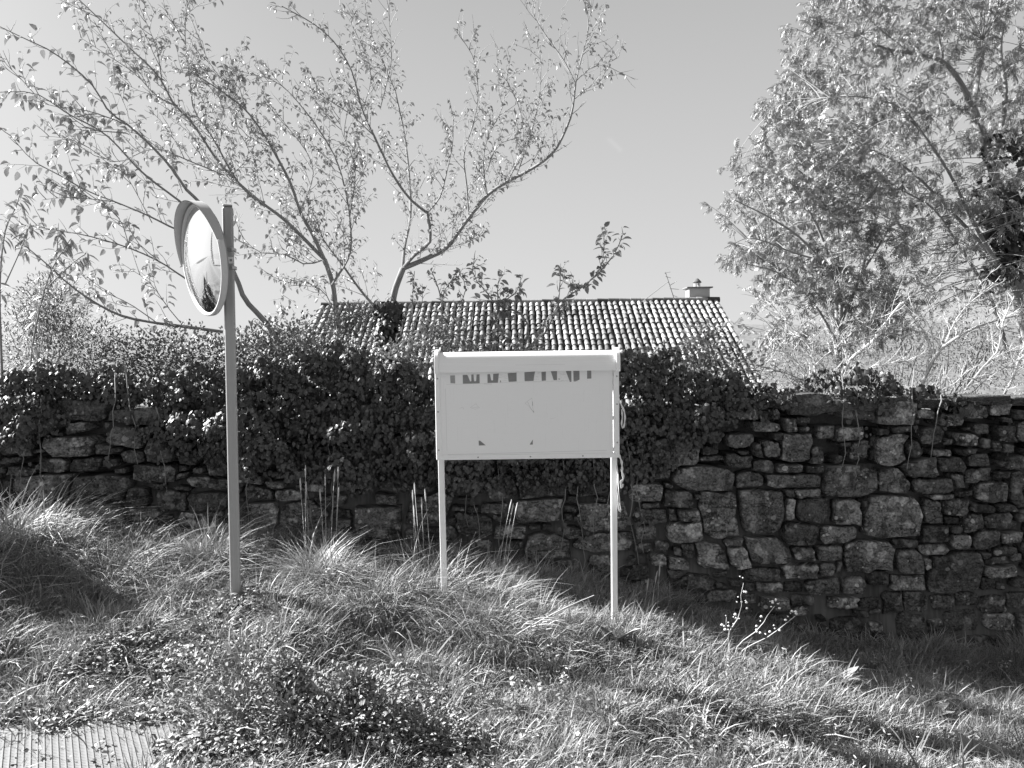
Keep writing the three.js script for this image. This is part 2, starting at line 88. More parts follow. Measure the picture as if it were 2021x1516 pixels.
function thing(name, label, category, pos = [0, 0, 0], group) {
  const o = new THREE.Group(); o.name = numbered(name); o.position.set(...pos); o.userData = { label, category }; if (group) o.userData.group = group; scene.add(o); return o;
}
function part(name, geo, m, parent, kind) {
  const o = new THREE.Mesh(geo, m); o.name = name; o.castShadow = o.receiveShadow = true; if (kind) o.userData.kind = kind; parent.add(o); return o;
}
function struct(name, geo, m) { const o = part(name, geo, m, scene, 'structure'); o.userData.label = name.replace(/_/g, ' '); return o; }
class MB { // mesh builder
  constructor() { this.p = []; this.u = []; this.i = []; }
  get n() { return this.p.length / 3; }
  v(x, y, z, u = 0, w = 0) { this.p.push(x, y, z); this.u.push(u, w); return this.n - 1; }
  t(a, b, c) { this.i.push(a, b, c); }
  q(a, b, c, d) { this.i.push(a, b, c, a, c, d); }
  geo() { const g = new THREE.BufferGeometry(); g.setAttribute('position', new THREE.Float32BufferAttribute(this.p, 3)); g.setAttribute('uv', new THREE.Float32BufferAttribute(this.u, 2)); g.setIndex(this.i); g.computeVertexNormals(); return g; }
  tube(pts, radii, sides = 6, cap = true) {
    const n = pts.length; let ref = V(0.31, 0.2, 0.93); let prev = null, len = 0;
    for (let k = 0; k < n; k++) {
      const t = pts[Math.min(n - 1, k + 1)].clone().sub(pts[Math.max(0, k - 1)]).normalize();
      const a = ref.clone().addScaledVector(t, -ref.dot(t)); if (a.lengthSq() < 1e-6) a.set(1, 0, 0).addScaledVector(t, -t.x); a.normalize(); ref = a.clone();
      const b = t.clone().cross(a), r = typeof radii === 'function' ? radii(k / (n - 1)) : radii[k];
      if (k) len += pts[k].distanceTo(pts[k - 1]);
      const row = [];
      for (let s = 0; s <= sides; s++) { const an = s / sides * 2 * Math.PI, c = Math.cos(an) * r, d = Math.sin(an) * r; row.push(this.v(pts[k].x + a.x * c + b.x * d, pts[k].y + a.y * c + b.y * d, pts[k].z + a.z * c + b.z * d, s / sides, len * 2)); }
      if (prev) for (let s = 0; s < sides; s++) this.q(prev[s], prev[s + 1], row[s + 1], row[s]);
      prev = row;
    }
    if (cap) { const c = this.v(pts[n - 1].x, pts[n - 1].y, pts[n - 1].z); for (let s = 0; s < sides; s++) this.t(prev[s], prev[s + 1], c); }
    return this;
  }
  box(x0, x1, y0, y1, z0, z1) {
    const f = (a, b, c, d, ux, uy) => { const k = [a, b, c, d].map(q => this.v(...q, q[ux], q[uy])); this.q(...k); };
    f([x0, y0, z1], [x1, y0, z1], [x1, y1, z1], [x0, y1, z1], 0, 1); f([x1, y0, z0], [x0, y0, z0], [x0, y1, z0], [x1, y1, z0], 0, 1);
    f([x0, y0, z0], [x0, y0, z1], [x0, y1, z1], [x0, y1, z0], 2, 1); f([x1, y0, z1], [x1, y0, z0], [x1, y1, z0], [x1, y1, z1], 2, 1);
    f([x0, y1, z1], [x1, y1, z1], [x1, y1, z0], [x0, y1, z0], 0, 2); f([x0, y0, z0], [x1, y0, z0], [x1, y0, z1], [x0, y0, z1], 0, 2);
    return this;
  }
}
const boxGeo = (...a) => new MB().box(...a).geo();
function rbox(w, h, d, r, x = 0, y = 0, z = 0) { const g = new RoundedBoxGeometry(w, h, d, 2, r); g.translate(x, y, z); return g; }
function curveOf(flat) { const p = []; for (let i = 0; i < flat.length; i += 3) p.push(V(flat[i], flat[i + 1], flat[i + 2])); return p; }
// a leaf along +Y with its face along +Z: folded on the midrib, curling back
function leafGeo(w = .45, fold = .25, curl = .25) {
  const m = new MB(), T = [0, .22, .5, .78, 1], W = [0, .8, 1, .62, 0], mid = [], L = [], R = [];
  T.forEach((t, i) => { const z = -curl * t * t, y = t * (1 - .2 * curl * t); mid.push(m.v(0, y, z, .5, t)); if (i && i < 4) { L.push(m.v(-W[i] * w / 2, y, z + fold * W[i] * w, 0, t)); R.push(m.v(W[i] * w / 2, y, z + fold * W[i] * w, 1, t)); } });
  m.t(mid[0], mid[1], L[0]); m.t(mid[0], R[0], mid[1]);
  for (let i = 0; i < 2; i++) { m.q(L[i], mid[i + 1], mid[i + 2], L[i + 1]); m.q(mid[i + 1], R[i], R[i + 1], mid[i + 2]); }
  m.t(L[2], mid[3], mid[4]); m.t(mid[3], R[2], mid[4]);
  return m.geo();
}
function ivyLeafGeo() { // five-lobed
  const m = new MB(), pts = [[0, -.05], [.28, -.12], [.52, .12], [.33, .34], [.46, .66], [.2, .68], [0, 1.02], [-.2, .68], [-.46, .66], [-.33, .34], [-.52, .12], [-.28, -.12]];
  const c = m.v(0, .34, .07), k = pts.map(([x, y]) => m.v(x, y, -.22 * x * x - .1 * y * y));
  for (let i = 0; i < k.length; i++) m.t(c, k[i], k[(i + 1) % k.length]);
  return m.geo();
}
const _x = V(0, 0, 0), _y = V(0, 0, 0), _z = V(0, 0, 0);
function leafMatrix(pos, dir, face, s, sw = 1) {
  _y.copy(dir).normalize(); _z.copy(face).addScaledVector(_y, -face.dot(_y)); if (_z.lengthSq() < 1e-6) _z.set(.3, .1, 1).addScaledVector(_y, -_z.dot(_y)); _z.normalize(); _x.crossVectors(_y, _z);
  return new THREE.Matrix4().makeBasis(_x.clone().multiplyScalar(s * sw), _y.clone().multiplyScalar(s), _z.clone().multiplyScalar(s)).setPosition(pos);
}
// leaves: the nearest / largest as single meshes, the rest as one mass
function foliage(parent, massName, pieceName, geo, m, list, single, tone, R) {
  const origin = parent.position, eye = V(0, 1.6, 0);
  if (single) { list.forEach(l => { const e = l.elements; l._k = Math.hypot(e[4], e[5], e[6]) / eye.distanceTo(V(e[12], e[13], e[14])); }); list.sort((a, b) => b._k - a._k); }
  const back = new THREE.Matrix4().makeTranslation(-origin.x, -origin.y, -origin.z);
  for (let i = 0; i < Math.min(single, list.length); i++) { const o = new THREE.Mesh(geo, m); o.name = pieceName; o.castShadow = o.receiveShadow = true; back.clone().multiply(list[i]).decompose(o.position, o.quaternion, o.scale); parent.add(o); }
  const rest = list.slice(Math.min(single, list.length)); if (!rest.length) return;
  const im = new THREE.InstancedMesh(geo, m, rest.length); im.name = massName; im.userData.kind = 'stuff'; im.castShadow = im.receiveShadow = true;
  rest.forEach((l, i) => { im.setMatrixAt(i, back.clone().multiply(l)); if (tone) { const g = lerp(tone[0], tone[1], R()); im.setColorAt(i, grey(g)); } });
  parent.add(im);
}
const randDir = R => { const z = R() * 2 - 1, a = R() * 6.2832, r = Math.sqrt(1 - z * z); return V(r * Math.cos(a), r * Math.sin(a), z); };

// ---------------------------------------------------------------- materials
const stoneTex = [0, 1, 2].map(k => {
  const R = rng(40 + k), sp = []; for (let i = 0; i < 120; i++) sp.push([R(), R(), .003 + .018 * R() * R() * R() + .003 * R(), R()]);
  return tex(512, (u, v) => {
    let g = .06 + .11 * fbm(u * 6, v * 9, 3 + k, 4, 6) + .16 * (fbm(u * 40, v * 56, 9 + k, 3, 40) - .5) + .12 * (noise(u * 128, v * 128, 5 + k, 128) - .5) + .08 * (noise(u * 256, v * 256, 15 + k, 256) - .5);
    if (fbm(u * 12, v * 4, 70 + k, 4, 4) > .62) g *= .55;
    const crack = Math.abs(fbm(u * 5 + .6 * noise(u * 20, v * 20, 2, 20), v * 14, 90 + k, 4, 5) - .5); if (crack < .012) g *= .35;
    const l = fbm(u * 14, v * 14, 50 + k, 4, 14); if (l > .6) g += .2 * smooth(.6, .7, l) * (.2 + noise(u * 110, v * 110, 8, 110));
    g = Math.max(.015, g);
    for (const [x, y, r, b] of sp) { let dx = Math.abs(u - x), dy = Math.abs(v - y); if (dx > .5) dx = 1 - dx; if (dy > .5) dy = 1 - dy; const dd = Math.hypot(dx, dy); if (dd < r * 1.5 && dd < r * (.75 + .6 * noise(u * 60, v * 60, 4, 60))) g = .22 + .16 * b + .1 * noise(u * 200, v * 200, 6, 200); }
    return g;
  });
});
const stoneBump = tex(512, (u, v) => .6 * fbm(u * 16, v * 24, 21, 5, 8) + .4 * fbm(u * 60, v * 60, 33, 3, 60), false);
const stoneMats = []; for (const t of stoneTex) for (const k of [.6, .95, 1.4]) stoneMats.push(new THREE.MeshStandardMaterial({ color: grey(k), map: t, bumpMap: stoneBump, bumpScale: .035, roughness: .95 }));
const barkTex = tex(256, (u, v) => .16 + .16 * fbm(u * 8, v * 4, 61, 4, 4) + .10 * (noise(u * 40, v * 10, 62, 10) - .5));
const barkMat = new THREE.MeshStandardMaterial({ color: grey(1), map: barkTex, roughness: .95, bumpMap: barkTex, bumpScale: .004 });
const paleBark = new THREE.MeshStandardMaterial({ color: grey(1.9), map: barkTex, roughness: .9, bumpMap: barkTex, bumpScale: .002 });
const soilTex = tex(512, (u, v) => .05 + .11 * fbm(u * 8, v * 8, 81, 5, 8) + .05 * (noise(u * 128, v * 128, 82, 128) - .5));
const fieldTex = tex(512, (u, v) => .06 + .14 * fbm(u * 12, v * 12, 83, 6, 12));
const steelTex = tex(256, (u, v) => .4 + .08 * fbm(u * 6, v * 3, 91, 4, 3) + .08 * (noise(u * 128, v * 128, 92, 128) - .5));
const paintTex = tex(512, (u, v) => .9 - .07 * fbm(u * 5, v * 5, 95, 5, 5) - .06 * (noise(u * 90, v * 200, 96, 90) > .93 ? 1 : 0) - .05 * smooth(.55, .75, fbm(u * 16, v * 30, 97, 4, 16)));
const paintMat = new THREE.MeshStandardMaterial({ map: paintTex, roughness: .55 });

// ---------------------------------------------------------------- ground, hills, road
const nearH = [[-4, .08], [-2, .02], [0, -.1], [2, -.36], [4, -.5]];
const wallH = [[-6, .55], [-3.3, .36], [-1.5, .19], [0, .03], [.7, -.1], [2, -.5], [3.3, -.64], [6, -.75]];
function groundH(x, z) {
  const d = -z;
  if (d > 5.6) {
    let h = .72;
    h = lerp(h, -3, smooth(9.5, 19, d)); h = lerp(h, -60, smooth(40, 420, d));
    h = lerp(h, h - 2, smooth(0, 1, (Math.abs(x) - 12) / 20));
    return h + (d > 6.5 ? .2 * (noise(x * .7, z * .7, 5) - .5) : 0);
  }
  let h = lerp(table(nearH, x), table(wallH, x), smooth(3.0, 4.9, d));
  const rough = smooth(2.7, 3.4, d) * smooth(-9, -7, x) * smooth(9, 7, x);
  h += rough * (.14 * (noise(x * 1.6, z * 1.6, 11) - .5) + .10 * (noise(x * 5, z * 5, 12) - .5));
  const onPlate = smooth(-1.15, -1.4, x) * smooth(3.7, 3.4, d); h = lerp(h, -.012, onPlate * smooth(-4, -3, x));
  if (d < 2.4) h = lerp(h, table(nearH, x) - .03, smooth(2.6, 2.2, d));
  return h;
}
{
  const ax = (lim, fine, step) => { const a = [0]; let s = step, x = 0; while (x < lim) { x += s; if (x > fine) s *= 1.22; a.push(x); } return a; };
  const px = ax(3500, 7, .13), xs = [...px.slice(1).reverse().map(v => -v), ...px];
  const zn = ax(3500, 9.5, .12).map(v => -v), zp = ax(400, 3, .3).slice(1); const zs = [...zn.reverse(), ...zp];
  const m = new MB();
  for (const z of zs) for (const x of xs) m.v(x, groundH(x, z), z, x / 1.5, z / 1.5);
  const w = xs.length; for (let j = 0; j + 1 < zs.length; j++) for (let i = 0; i + 1 < w; i++) m.q(j * w + i, (j + 1) * w + i, (j + 1) * w + i + 1, j * w + i + 1);
  const g = struct('ground', m.geo(), new THREE.MeshStandardMaterial({ map: soilTex, roughness: 1 })); g.userData.label = 'sloping roadside ground under the grass';
}
{
  const m = new MB(), nx = 140, nz = 14;
  for (let j = 0; j <= nz; j++) for (let i = 0; i <= nx; i++) {
    const x = lerp(-2600, 2600, i / nx), t = j / nz, z = -500 - 1500 * t;
    const top = 36 + 26 * fbm(x / 500 + 9, 2.2, 300, 4) - 8 + 5 * (noise(x / 40, j, 7) - .5);
    m.v(x, lerp(-62, top, smooth(0, .66, t)) - 40 * smooth(.75, 1, t), z, x / 60, z / 60);
  }
  for (let j = 0; j < nz; j++) for (let i = 0; i < nx; i++) { const a = j * (nx + 1) + i; m.q(a, a + 1, a + nx + 2, a + nx + 1); }
  struct('hills', m.geo(), new THREE.MeshStandardMaterial({ map: fieldTex, roughness: 1 })).userData.label = 'low wooded hills on the horizon';
}
{ // the lane the camera stands on, running left and right
  const m = new MB(), n = 80; const asph = new THREE.MeshStandardMaterial({ color: grey(.9), map: tex(256, (u, v) => .10 + .05 * (fbm(u * 64, v * 64, 3, 3, 64) - .5) + .03 * fbm(u * 4, v * 4, 4, 3, 4)), roughness: .9 });
  for (let i = 0; i <= n; i++) { const x = lerp(-60, 60, i / n); for (const z of [-1.75 - .0, 3.2]) m.v(x, table(nearH, x) + (z < 0 ? -.02 : .0) + .004, z, x, z); }
  for (let i = 0; i < n; i++) m.q(i * 2, i * 2 + 1, i * 2 + 3, i * 2 + 2);
  struct('road', m.geo(), asph).userData.label = 'narrow asphalt lane in front of the wall';
}

// ---------------------------------------------------------------- dry stone wall
{
  const R = rng(7), wall = thing('stone_wall', 'old dry stone wall of rough grey rubble with lichen spots', 'stone wall', [0, -.6, 0]);
  const FRONT = -5.5, stones = [];
  for (let i = 0; i < DATA_stones.length; i += 4) { const [x, y, w, h] = DATA_stones.slice(i, i + 4); stones.push({ x, y, w: w / 2, h: h / 2, r: (R() - .5) * .22, k: (R() - .5) * .5 }); }
  const g = (s, x, y) => { const dx = x - s.x, dy = y - s.y, a = Math.abs(dx + s.k * dy) / s.w, b = Math.abs(dy - s.r * dx) / s.h; return Math.pow(a ** 9 + b ** 9, 1 / 9); };
  const TOP = 1.2;
  for (let k = 0, big = 1; k < 17000; k++) { // fill with further stones
    big = k < 3500 ? 1 : k < 7000 ? .7 : k < 11500 ? .45 : .28;
    const w = (.10 + .13 * R()) * big, h = (.055 + .065 * R()) * big, x = lerp(-5.8, 5.6, R()), y = lerp(-.9, TOP - h * .6, R());
    if (y - h < groundH(x, -5.4) - .18 || y + h > TOP + .04) continue;
    let ok = true; for (const s of stones) { const a = Math.abs(x - s.x) / (s.w + w), b = Math.abs(y - s.y) / (s.h + h); if (a < .93 && b < .93) { ok = false; break; } }
    if (ok) stones.push({ x, y, w, h, r: (R() - .5) * .45, k: (R() - .5) * .8 });
  }
  const N = 16; let made = 0; const rest = [];
  const order = stones.map((s, i) => [Math.abs(s.x) < 3.9 ? s.w * s.h : 0, i]).sort((a, b) => b[0] - a[0]).map(a => a[1]);
  for (const id of order) {
    const s = stones[id], near = stones.filter(o => o !== s && Math.abs(o.x - s.x) < o.w + s.w + .25 && Math.abs(o.y - s.y) < o.h + s.h + .25);
    const gap = .004 + .006 * R(), ring = [];
    for (let i = 0; i < N; i++) {
      const cq = Math.atan2(s.h, s.w), cs = [cq, Math.PI - cq, Math.PI + cq, 2 * Math.PI - cq, 2 * Math.PI + cq], qi = i >> 2, a = lerp(cs[qi], cs[qi + 1], ((i & 3) + .5 * (R() - .5)) / 4), ca = Math.cos(a), sa = Math.sin(a); let lo = 0, hi = 1.6 * Math.max(s.w, s.h);
      for (let it = 0; it < 14; it++) { const r = (lo + hi) / 2, x = s.x + ca * r, y = s.y + sa * r, own = g(s, x, y); let out = own > 1.16 || y > TOP + .09; if (!out) for (const o of near) if (g(o, x, y) < own) { out = true; break; } if (out) hi = r; else lo = r; }
      const r = Math.max(.012, lo - gap * (1 + .7 * R()) - .10 * lo * R() * R()); ring.push([ca * r, sa * r]);
    }
    const m = new MB(), proud = -.03 + .06 * R(), tx = (R() - .5) * .12, ty = (R() - .5) * .16, uo = R(), vo = R(), rot = R() < .5 ? 1 : -1;
    const deep = s.y + s.h > TOP - .12 ? .48 : .3;
    const layers = [[1, -deep], [1.0, -.009], [.965, .003], [.55, .006], [0, .007]]; let prev = null;
    layers.forEach(([k, z], li) => {
      if (k === 0) { const c = m.v(0, 0, proud + z + .02 * (R() - .5), uo + rot * s.x * .8, vo + s.y * .8); for (let i = 0; i < N; i++) m.t(prev[i], prev[(i + 1) % N], c); return; }
      const row = ring.map(([x, y]) => { const q = li > 1 ? .9 : .5; return m.v(x * k, y * k, (li ? proud : 0) + z + (li ? x * tx + y * ty + q * .05 * (fbm((s.x + x * k) * 14, (s.y + y * k) * 14, 77, 3) - .5) : 0), uo + rot * (x * k + s.x) * .8 + (li ? 0 : .2), vo + (y * k + s.y) * .8); });
      if (prev) for (let i = 0; i < N; i++) m.q(prev[i], prev[(i + 1) % N], row[(i + 1) % N], row[i]);
      prev = row;
    });
    const geo = m.geo(), mt = stoneMats[Math.floor(R() * stoneMats.length)];
    if (made < 300) { part('stone', geo, mt, wall).position.set(s.x, s.y + .6, FRONT); made++; }
    else { geo.translate(s.x, s.y + .6, FRONT); rest.push(geo); }
  }
  if (rest.length) part('small_stones', mergeGeometries(rest), stoneMats[0], wall, 'stuff');
  // packed core of small rubble and earth behind the face
  const core = new MB(), cm = new THREE.MeshStandardMaterial({ color: grey(1), map: soilTex, roughness: 1 });
  const nx = 150, ny = 24; for (let j = 0; j <= ny; j++) for (let i = 0; i <= nx; i++) { const x = lerp(-9, 9, i / nx), y = lerp(-.9, 1.1, j / ny); core.v(x, y + .6, FRONT - .24 + .05 * (fbm(x * 8, y * 8, 31, 3) - .5), x, y); }
  for (let j = 0; j < ny; j++) for (let i = 0; i < nx; i++) { const a = j * (nx + 1) + i; core.q(a, a + 1, a + nx + 2, a + nx + 1); }
  core.box(-9, 9, -.3, 1.68, FRONT - .5, FRONT - .28);
  part('wall_core', core.geo(), cm, wall);
  // flat capping slabs along the top
  for (let x = 1.55; x < 5.6;) { const w = .22 + .3 * R(), gq = rbox(w - .02, .05 + .03 * R(), .46 + .08 * R(), .018); const o = part('capping_stone', gq, stoneMats[Math.floor(R() * 9)], wall); o.position.set(x + w / 2, 1.165 + .6 + .015 * R(), FRONT - .26 + .04 * R()); o.rotation.set((R() - .5) * .1, (R() - .5) * .1, (R() - .5) * .08); x += w; }
}

// ---------------------------------------------------------------- ivy on the wall
const ivyGeo = ivyLeafGeo();
const ivyMat = leafMat(.05, .5, .25), pointLeaf = leafGeo(.75, .2, .3);
function ivyBlobs(list, R, blobs, per, size) {
  for (const [x, y, z, rx, ry, rz, dens] of blobs) {
    const n = per * (dens || 1);
    for (let i = 0; i < n; i++) {
      const d = randDir(R), r = .62 + .42 * Math.sqrt(R()), p = V(x + d.x * rx * r, y + d.y * ry * r, z + d.z * rz * r);
      const face = V(d.x * .7 + (R() - .5) * .9, d.y * .6 + .45 + (R() - .5) * .7, d.z * .8 + .25 + (R() - .5) * .9);
      const dir = V((R() - .5) * 1.2 + d.x * .3, -.7 + (R() - .5) * .8, d.z * .5 + (R() - .5) * .5);
      list.push(leafMatrix(p, dir, face, size[0] + (size[1] - size[0]) * R()));
    }
  }
}
const ivyLow = [[-4.2, 1.0], [-3.3, 1.05], [-3.18, 1.3], [-2.72, 1.3], [-2.6, 1.0], [-2.0, .86], [-1.85, .8], [-.5, .7], [.7, .68], [1.0, .7], [1.25, .92], [1.5, 1.12], [1.9, 1.2], [3.2, 1.19]];
const ivyTop = [[-4.2, 1.4], [-3.3, 1.42], [-2.4, 1.44], [-1.8, 1.52], [-1.1, 1.58], [-.6, 1.42], [0, 1.38], [.7, 1.46], [1.1, 1.5], [1.5, 1.38], [2, 1.27], [2.4, 1.36], [2.7, 1.38], [2.95, 1.24], [3.2, 1.22]];
function ivyPatch(label, u0, u1, seed, single) {
  const R = rng(seed), t = thing('ivy', label, 'ivy', [(u0 + u1) / 2, groundH((u0 + u1) / 2, -5.4), -5.45], 'ivy on the stone wall'), blobs = [], clumpsHere = [], list = [], dark = []
  ;for (let u = u0; u < u1; u += .105) {
    const lo = table(ivyLow, u), hi = table(ivyTop, u) + .14 * (noise(u * 4, 3, 51) - .5);
    for (let v = lo; v < hi; v += .10) {
      const uu = u + (R() - .5) * .1, vv = v + (R() - .5) * .1, k = (vv - lo) / (hi - lo + .01), bulge = noise(uu * 3.1, vv * 3.4, 15);
      const top = vv > 1.17, lush = noise(uu * 3.6 + 3, vv * 4.2, 29), front = u < -1.75 ? .46 : .62;
      if (noise(uu * 6, vv * 6, 41) > (u < 1.2 ? .1 : .2)) blobs.push([uu, vv, top ? -5.52 - .3 * R() : -5.47 + .03 * R(), .08 + .05 * R(), .06 + .05 * R(), .05, 1]);
      if (top ? R() < .9 : lush > front) clumpsHere.push([uu, vv + (top ? .05 * R() : 0), (top ? -5.44 - .22 * R() : -5.36 + .3 * (lush - .3) * (u < -1.75 ? 1.4 : .9)), .05 + .08 * R(), .04 + .06 * R(), .05 + .06 * R(), 1]);
    }
    if (R() < .3) { // stems creeping down the face
      const p = []; let y = lo + .25; let x = u + (R() - .5) * .1; const end = Math.max(groundH(x, -5.4), lo - .35 - .4 * R()); while (y > end) { p.push(V(x, y, -5.46 + .03 * R())); x += (R() - .5) * .05; y -= .06 + .05 * R(); }
      if (p.length > 2) { part('stem', new MB().tube(p.map(q => q.sub(t.position)), k => .004 * (1 - .7 * k) + .001, 5).geo(), barkMat, t); for (const q of p) if (R() < .45) { const w = q.clone().add(t.position); for (let c = 0; c < 3; c++) list.push(leafMatrix(V(w.x + (R() - .5) * .1, w.y + (R() - .5) * .08, w.z + .03 + .03 * R()), V(R() - .5, -1, .2), V(R() - .5, .3, 1), .018 + .024 * R())); } }
    }
  }
  ivyBlobs(dark, R, blobs, 60, [.02, .045]); ivyBlobs(list, R, clumpsHere, 85, [.016, .042]);
  foliage(t, 'ivy_leaves', 'leaf', ivyGeo, ivyMat, list.filter((_, i) => i % 3), single, [.5, 1.6], R); foliage(t, 'young_ivy_leaves', 'leaf', pointLeaf, ivyMat, [...dark, ...list.filter((_, i) => !(i % 3))], 0, [.5, 1.6], R);
  return t;
}
ivyPatch('thick dark ivy mound covering the wall behind the mirror pole', -4.2, -.4, 101, 150);
ivyPatch('dark ivy curtain hanging over the wall behind the white board', -.4, 1.6, 102, 150);
ivyPatch('low ivy creeping along the bare wall top at the right', 1.6, 3.25, 103, 150);

// ---------------------------------------------------------------- house beyond the wall
{
  const R = rng(17), PITCH = Math.atan(.551), RX0 = -6.8, RX1 = 7.47, SL = 6.5 / Math.cos(PITCH);
  const house = thing('house', 'low house below the wall with an old clay tiled roof and a chimney', 'house', [0, -3.05, -28]);
  const RIDGE = 3.28 + 3.05;
  const plaster = new THREE.MeshStandardMaterial({ color: grey(1), map: tex(256, (u, v) => .5 + .12 * fbm(u * 6, v * 6, 44, 5, 6)), roughness: .95 });
  const walls = new MB().box(RX0 + .25, RX1 - .25, 0, RIDGE - .551 * 6.1 - .14, -5.9, 5.9);
  for (const x of [RX0 + .25, RX1 - .25]) { const a = walls.v(x, RIDGE - .551 * 6.1 - .14, 5.9), b = walls.v(x, RIDGE - .551 * 6.1 - .14, -5.9), c = walls.v(x, RIDGE - .2, 0); walls.t(a, b, c); }
  part('wall', walls.geo(), plaster, house);
  const tileTex = tex(512, (u, v) => .36 + .22 * fbm(u * 8, v * 8, 46, 5, 8) + .16 * (noise(u * 64, v * 64, 47, 64) - .5) - .2 * smooth(.6, .68, fbm(u * 20, v * 20, 48, 3, 20)));
  const tileMats = [.12, .24, .36, .47, .58, .7].map(k => new THREE.MeshStandardMaterial({ color: grey(k), map: tileTex, roughness: .95 }));
  const roof = new THREE.Group(); roof.name = 'roof'; roof.position.set(0, RIDGE, 0); roof.rotation.x = PITCH; house.add(roof);
  part('roof_deck', boxGeo(RX0, RX1, -.16, -.05, 0, SL), mat(.1, .95), roof);
  const sp = .2155, cols = Math.floor((RX1 - RX0) / sp), ex = .365;
  const pans = new MB();
  for (let c = 0; c < cols; c++) { const x0 = RX0 + (c + 1) * sp; for (let r = 0; r < 20; r++) { const z0 = r * ex + .01, z1 = z0 + ex + .03; let prev = null; for (let k = 0; k <= 4; k++) { const a = -1 + k / 2, x = x0 + a * .085, y = -.045 + .045 * a * a; const row = [pans.v(x, y - .01, z0, x, z0), pans.v(x, y + .012, z1, x, z1)]; if (prev) pans.q(prev[0], prev[1], row[1], row[0]); prev = row; } } }
  part('channel_tiles', pans.geo(), tileMats[2], roof, 'stuff');
  function tileGeo(seed) { // half-round clay cover tile, wider and lifted at its lower end, with a lip
    const m = new MB(), r = rng(seed), a = .066 + .006 * r(), b = .086 + .006 * r(), L = .43, n = 7, o = r(), q = r(), rows = [[], [], []];
    for (let k = 0; k <= n; k++) { const an = k / n * Math.PI, c = -Math.cos(an), s = Math.sin(an); rows[0].push(m.v(c * a, s * a * .95, 0, o + c * .1, q)); rows[1].push(m.v(c * b, s * b * .95 + .022, L, o + c * .1, q + L)); rows[2].push(m.v(c * (b - .016), s * (b - .016) * .95 + .022, L, o, q)); }
    for (let k = 0; k < n; k++) { m.q(rows[0][k], rows[1][k], rows[1][k + 1], rows[0][k + 1]); m.q(rows[1][k], rows[2][k], rows[2][k + 1], rows[1][k + 1]); }
    return m.geo();
  }
  const variants = [1, 2, 3, 4, 5, 6].map(tileGeo), single = [], many = tileMats.map(() => []);
  for (let c = cols; c >= 0; c--) for (let r = 0; r < 20; r++) {
    const p = [RX0 + c * sp + (R() - .5) * .014, R() * .014 + .05 * (fbm(c * .12, r * .16, 67, 2) - .5), r * ex + (R() - .5) * .06 - .02], ry = (R() - .5) * .13, vi = Math.floor(R() * 6), mi = clamp(Math.floor(6 * (.62 + .9 * (fbm(c * .17, r * .3, 66, 3) - .5) + .5 * (R() - .5))), 0, 5);
    if (c > cols - 24 && r < 13 && single.length < 300) { const o = part('roof_tile', variants[vi], tileMats[mi], roof); o.position.set(...p); o.rotation.y = ry; single.push(o); }
    else { const gq = variants[vi].clone(); gq.rotateY(ry); gq.translate(...p); many[mi].push(gq); }
  }
  many.forEach((l, i) => l.length && part('roof_tiles', mergeGeometries(l), tileMats[i], roof, 'stuff'));
  // back slope, ridge tiles
  const back = part('back_slope', boxGeo(-RX1, -RX0, -.12, .03, 0, SL), tileMats[2], house); back.position.set(0, RIDGE, 0); back.rotation.set(PITCH, Math.PI, 0, 'YXZ');
  for (let x = RX0 - .05, k = 0; x < RX1; x += .40, k++) { const gq = new THREE.CylinderGeometry(.115, .10, .44, 8, 1, false, -Math.PI / 2, Math.PI); gq.rotateZ(Math.PI / 2); const o = part('ridge_tile', gq, tileMats[k % 5], house); o.position.set(x + .2, RIDGE + .02 + (R() - .5) * .012, 0); o.rotation.set(0, (R() - .5) * .05, (R() - .5) * .03); }
  const ch = part('chimney', boxGeo(6.5, 7.25, RIDGE - .8, RIDGE + .46, -.72, -.12), new THREE.MeshStandardMaterial({ color: grey(.75), map: plaster.map, roughness: .9 }), house);
  part('cap_slab', rbox(.95, .05, .8, .015, 6.875, RIDGE + .485, -.42), tileMats[2], ch);
  for (const [sx, sz] of [[-.07, -.5], [.07, -.5], [-.07, -.34], [.07, -.34]]) part('vent_pillar', boxGeo(6.86 + sx - .025, 6.86 + sx + .025, RIDGE + .51, RIDGE + .67, sz - .025, sz + .025), plaster, ch);
  const cone = new THREE.LatheGeometry([[0.0001, .15], [.05, .13], [.13, .05], [.165, .0], [.15, -.02], [0.0001, -.02]].map(p => new THREE.Vector2(...p)), 14); cone.translate(6.86, RIDGE + .695, -.42); part('chimney_cowl', cone, tileMats[1], ch);

  const an = thing('television_antenna', 'thin leaning television antenna on the roof ridge', 'antenna', [5.93, 3.36, -27.9]), am = mat(.25, .5, { metalness: .5 });
  part('mast', new MB().tube([V(0, -.1, 0), V(-.34, .95, 0)], [.018, .015], 6).geo(), am, an);
  part('stay', new MB().tube([V(-1.22, -.12, .1), V(-.23, .62, 0)], [.014, .012], 5).geo(), am, an);
  for (const [y, l, a] of [[.92, .16, .2], [.8, .13, -.5], [.46, .22, .7], [.36, .26, -.15], [.12, .12, -.6]]) part('antenna_rod', new MB().tube([V(-.34 * y / .95 - .04, y, 0), V(-.34 * y / .95 + l, y + l * a, .08)], [.011, .009], 5).geo(), am, an);
}

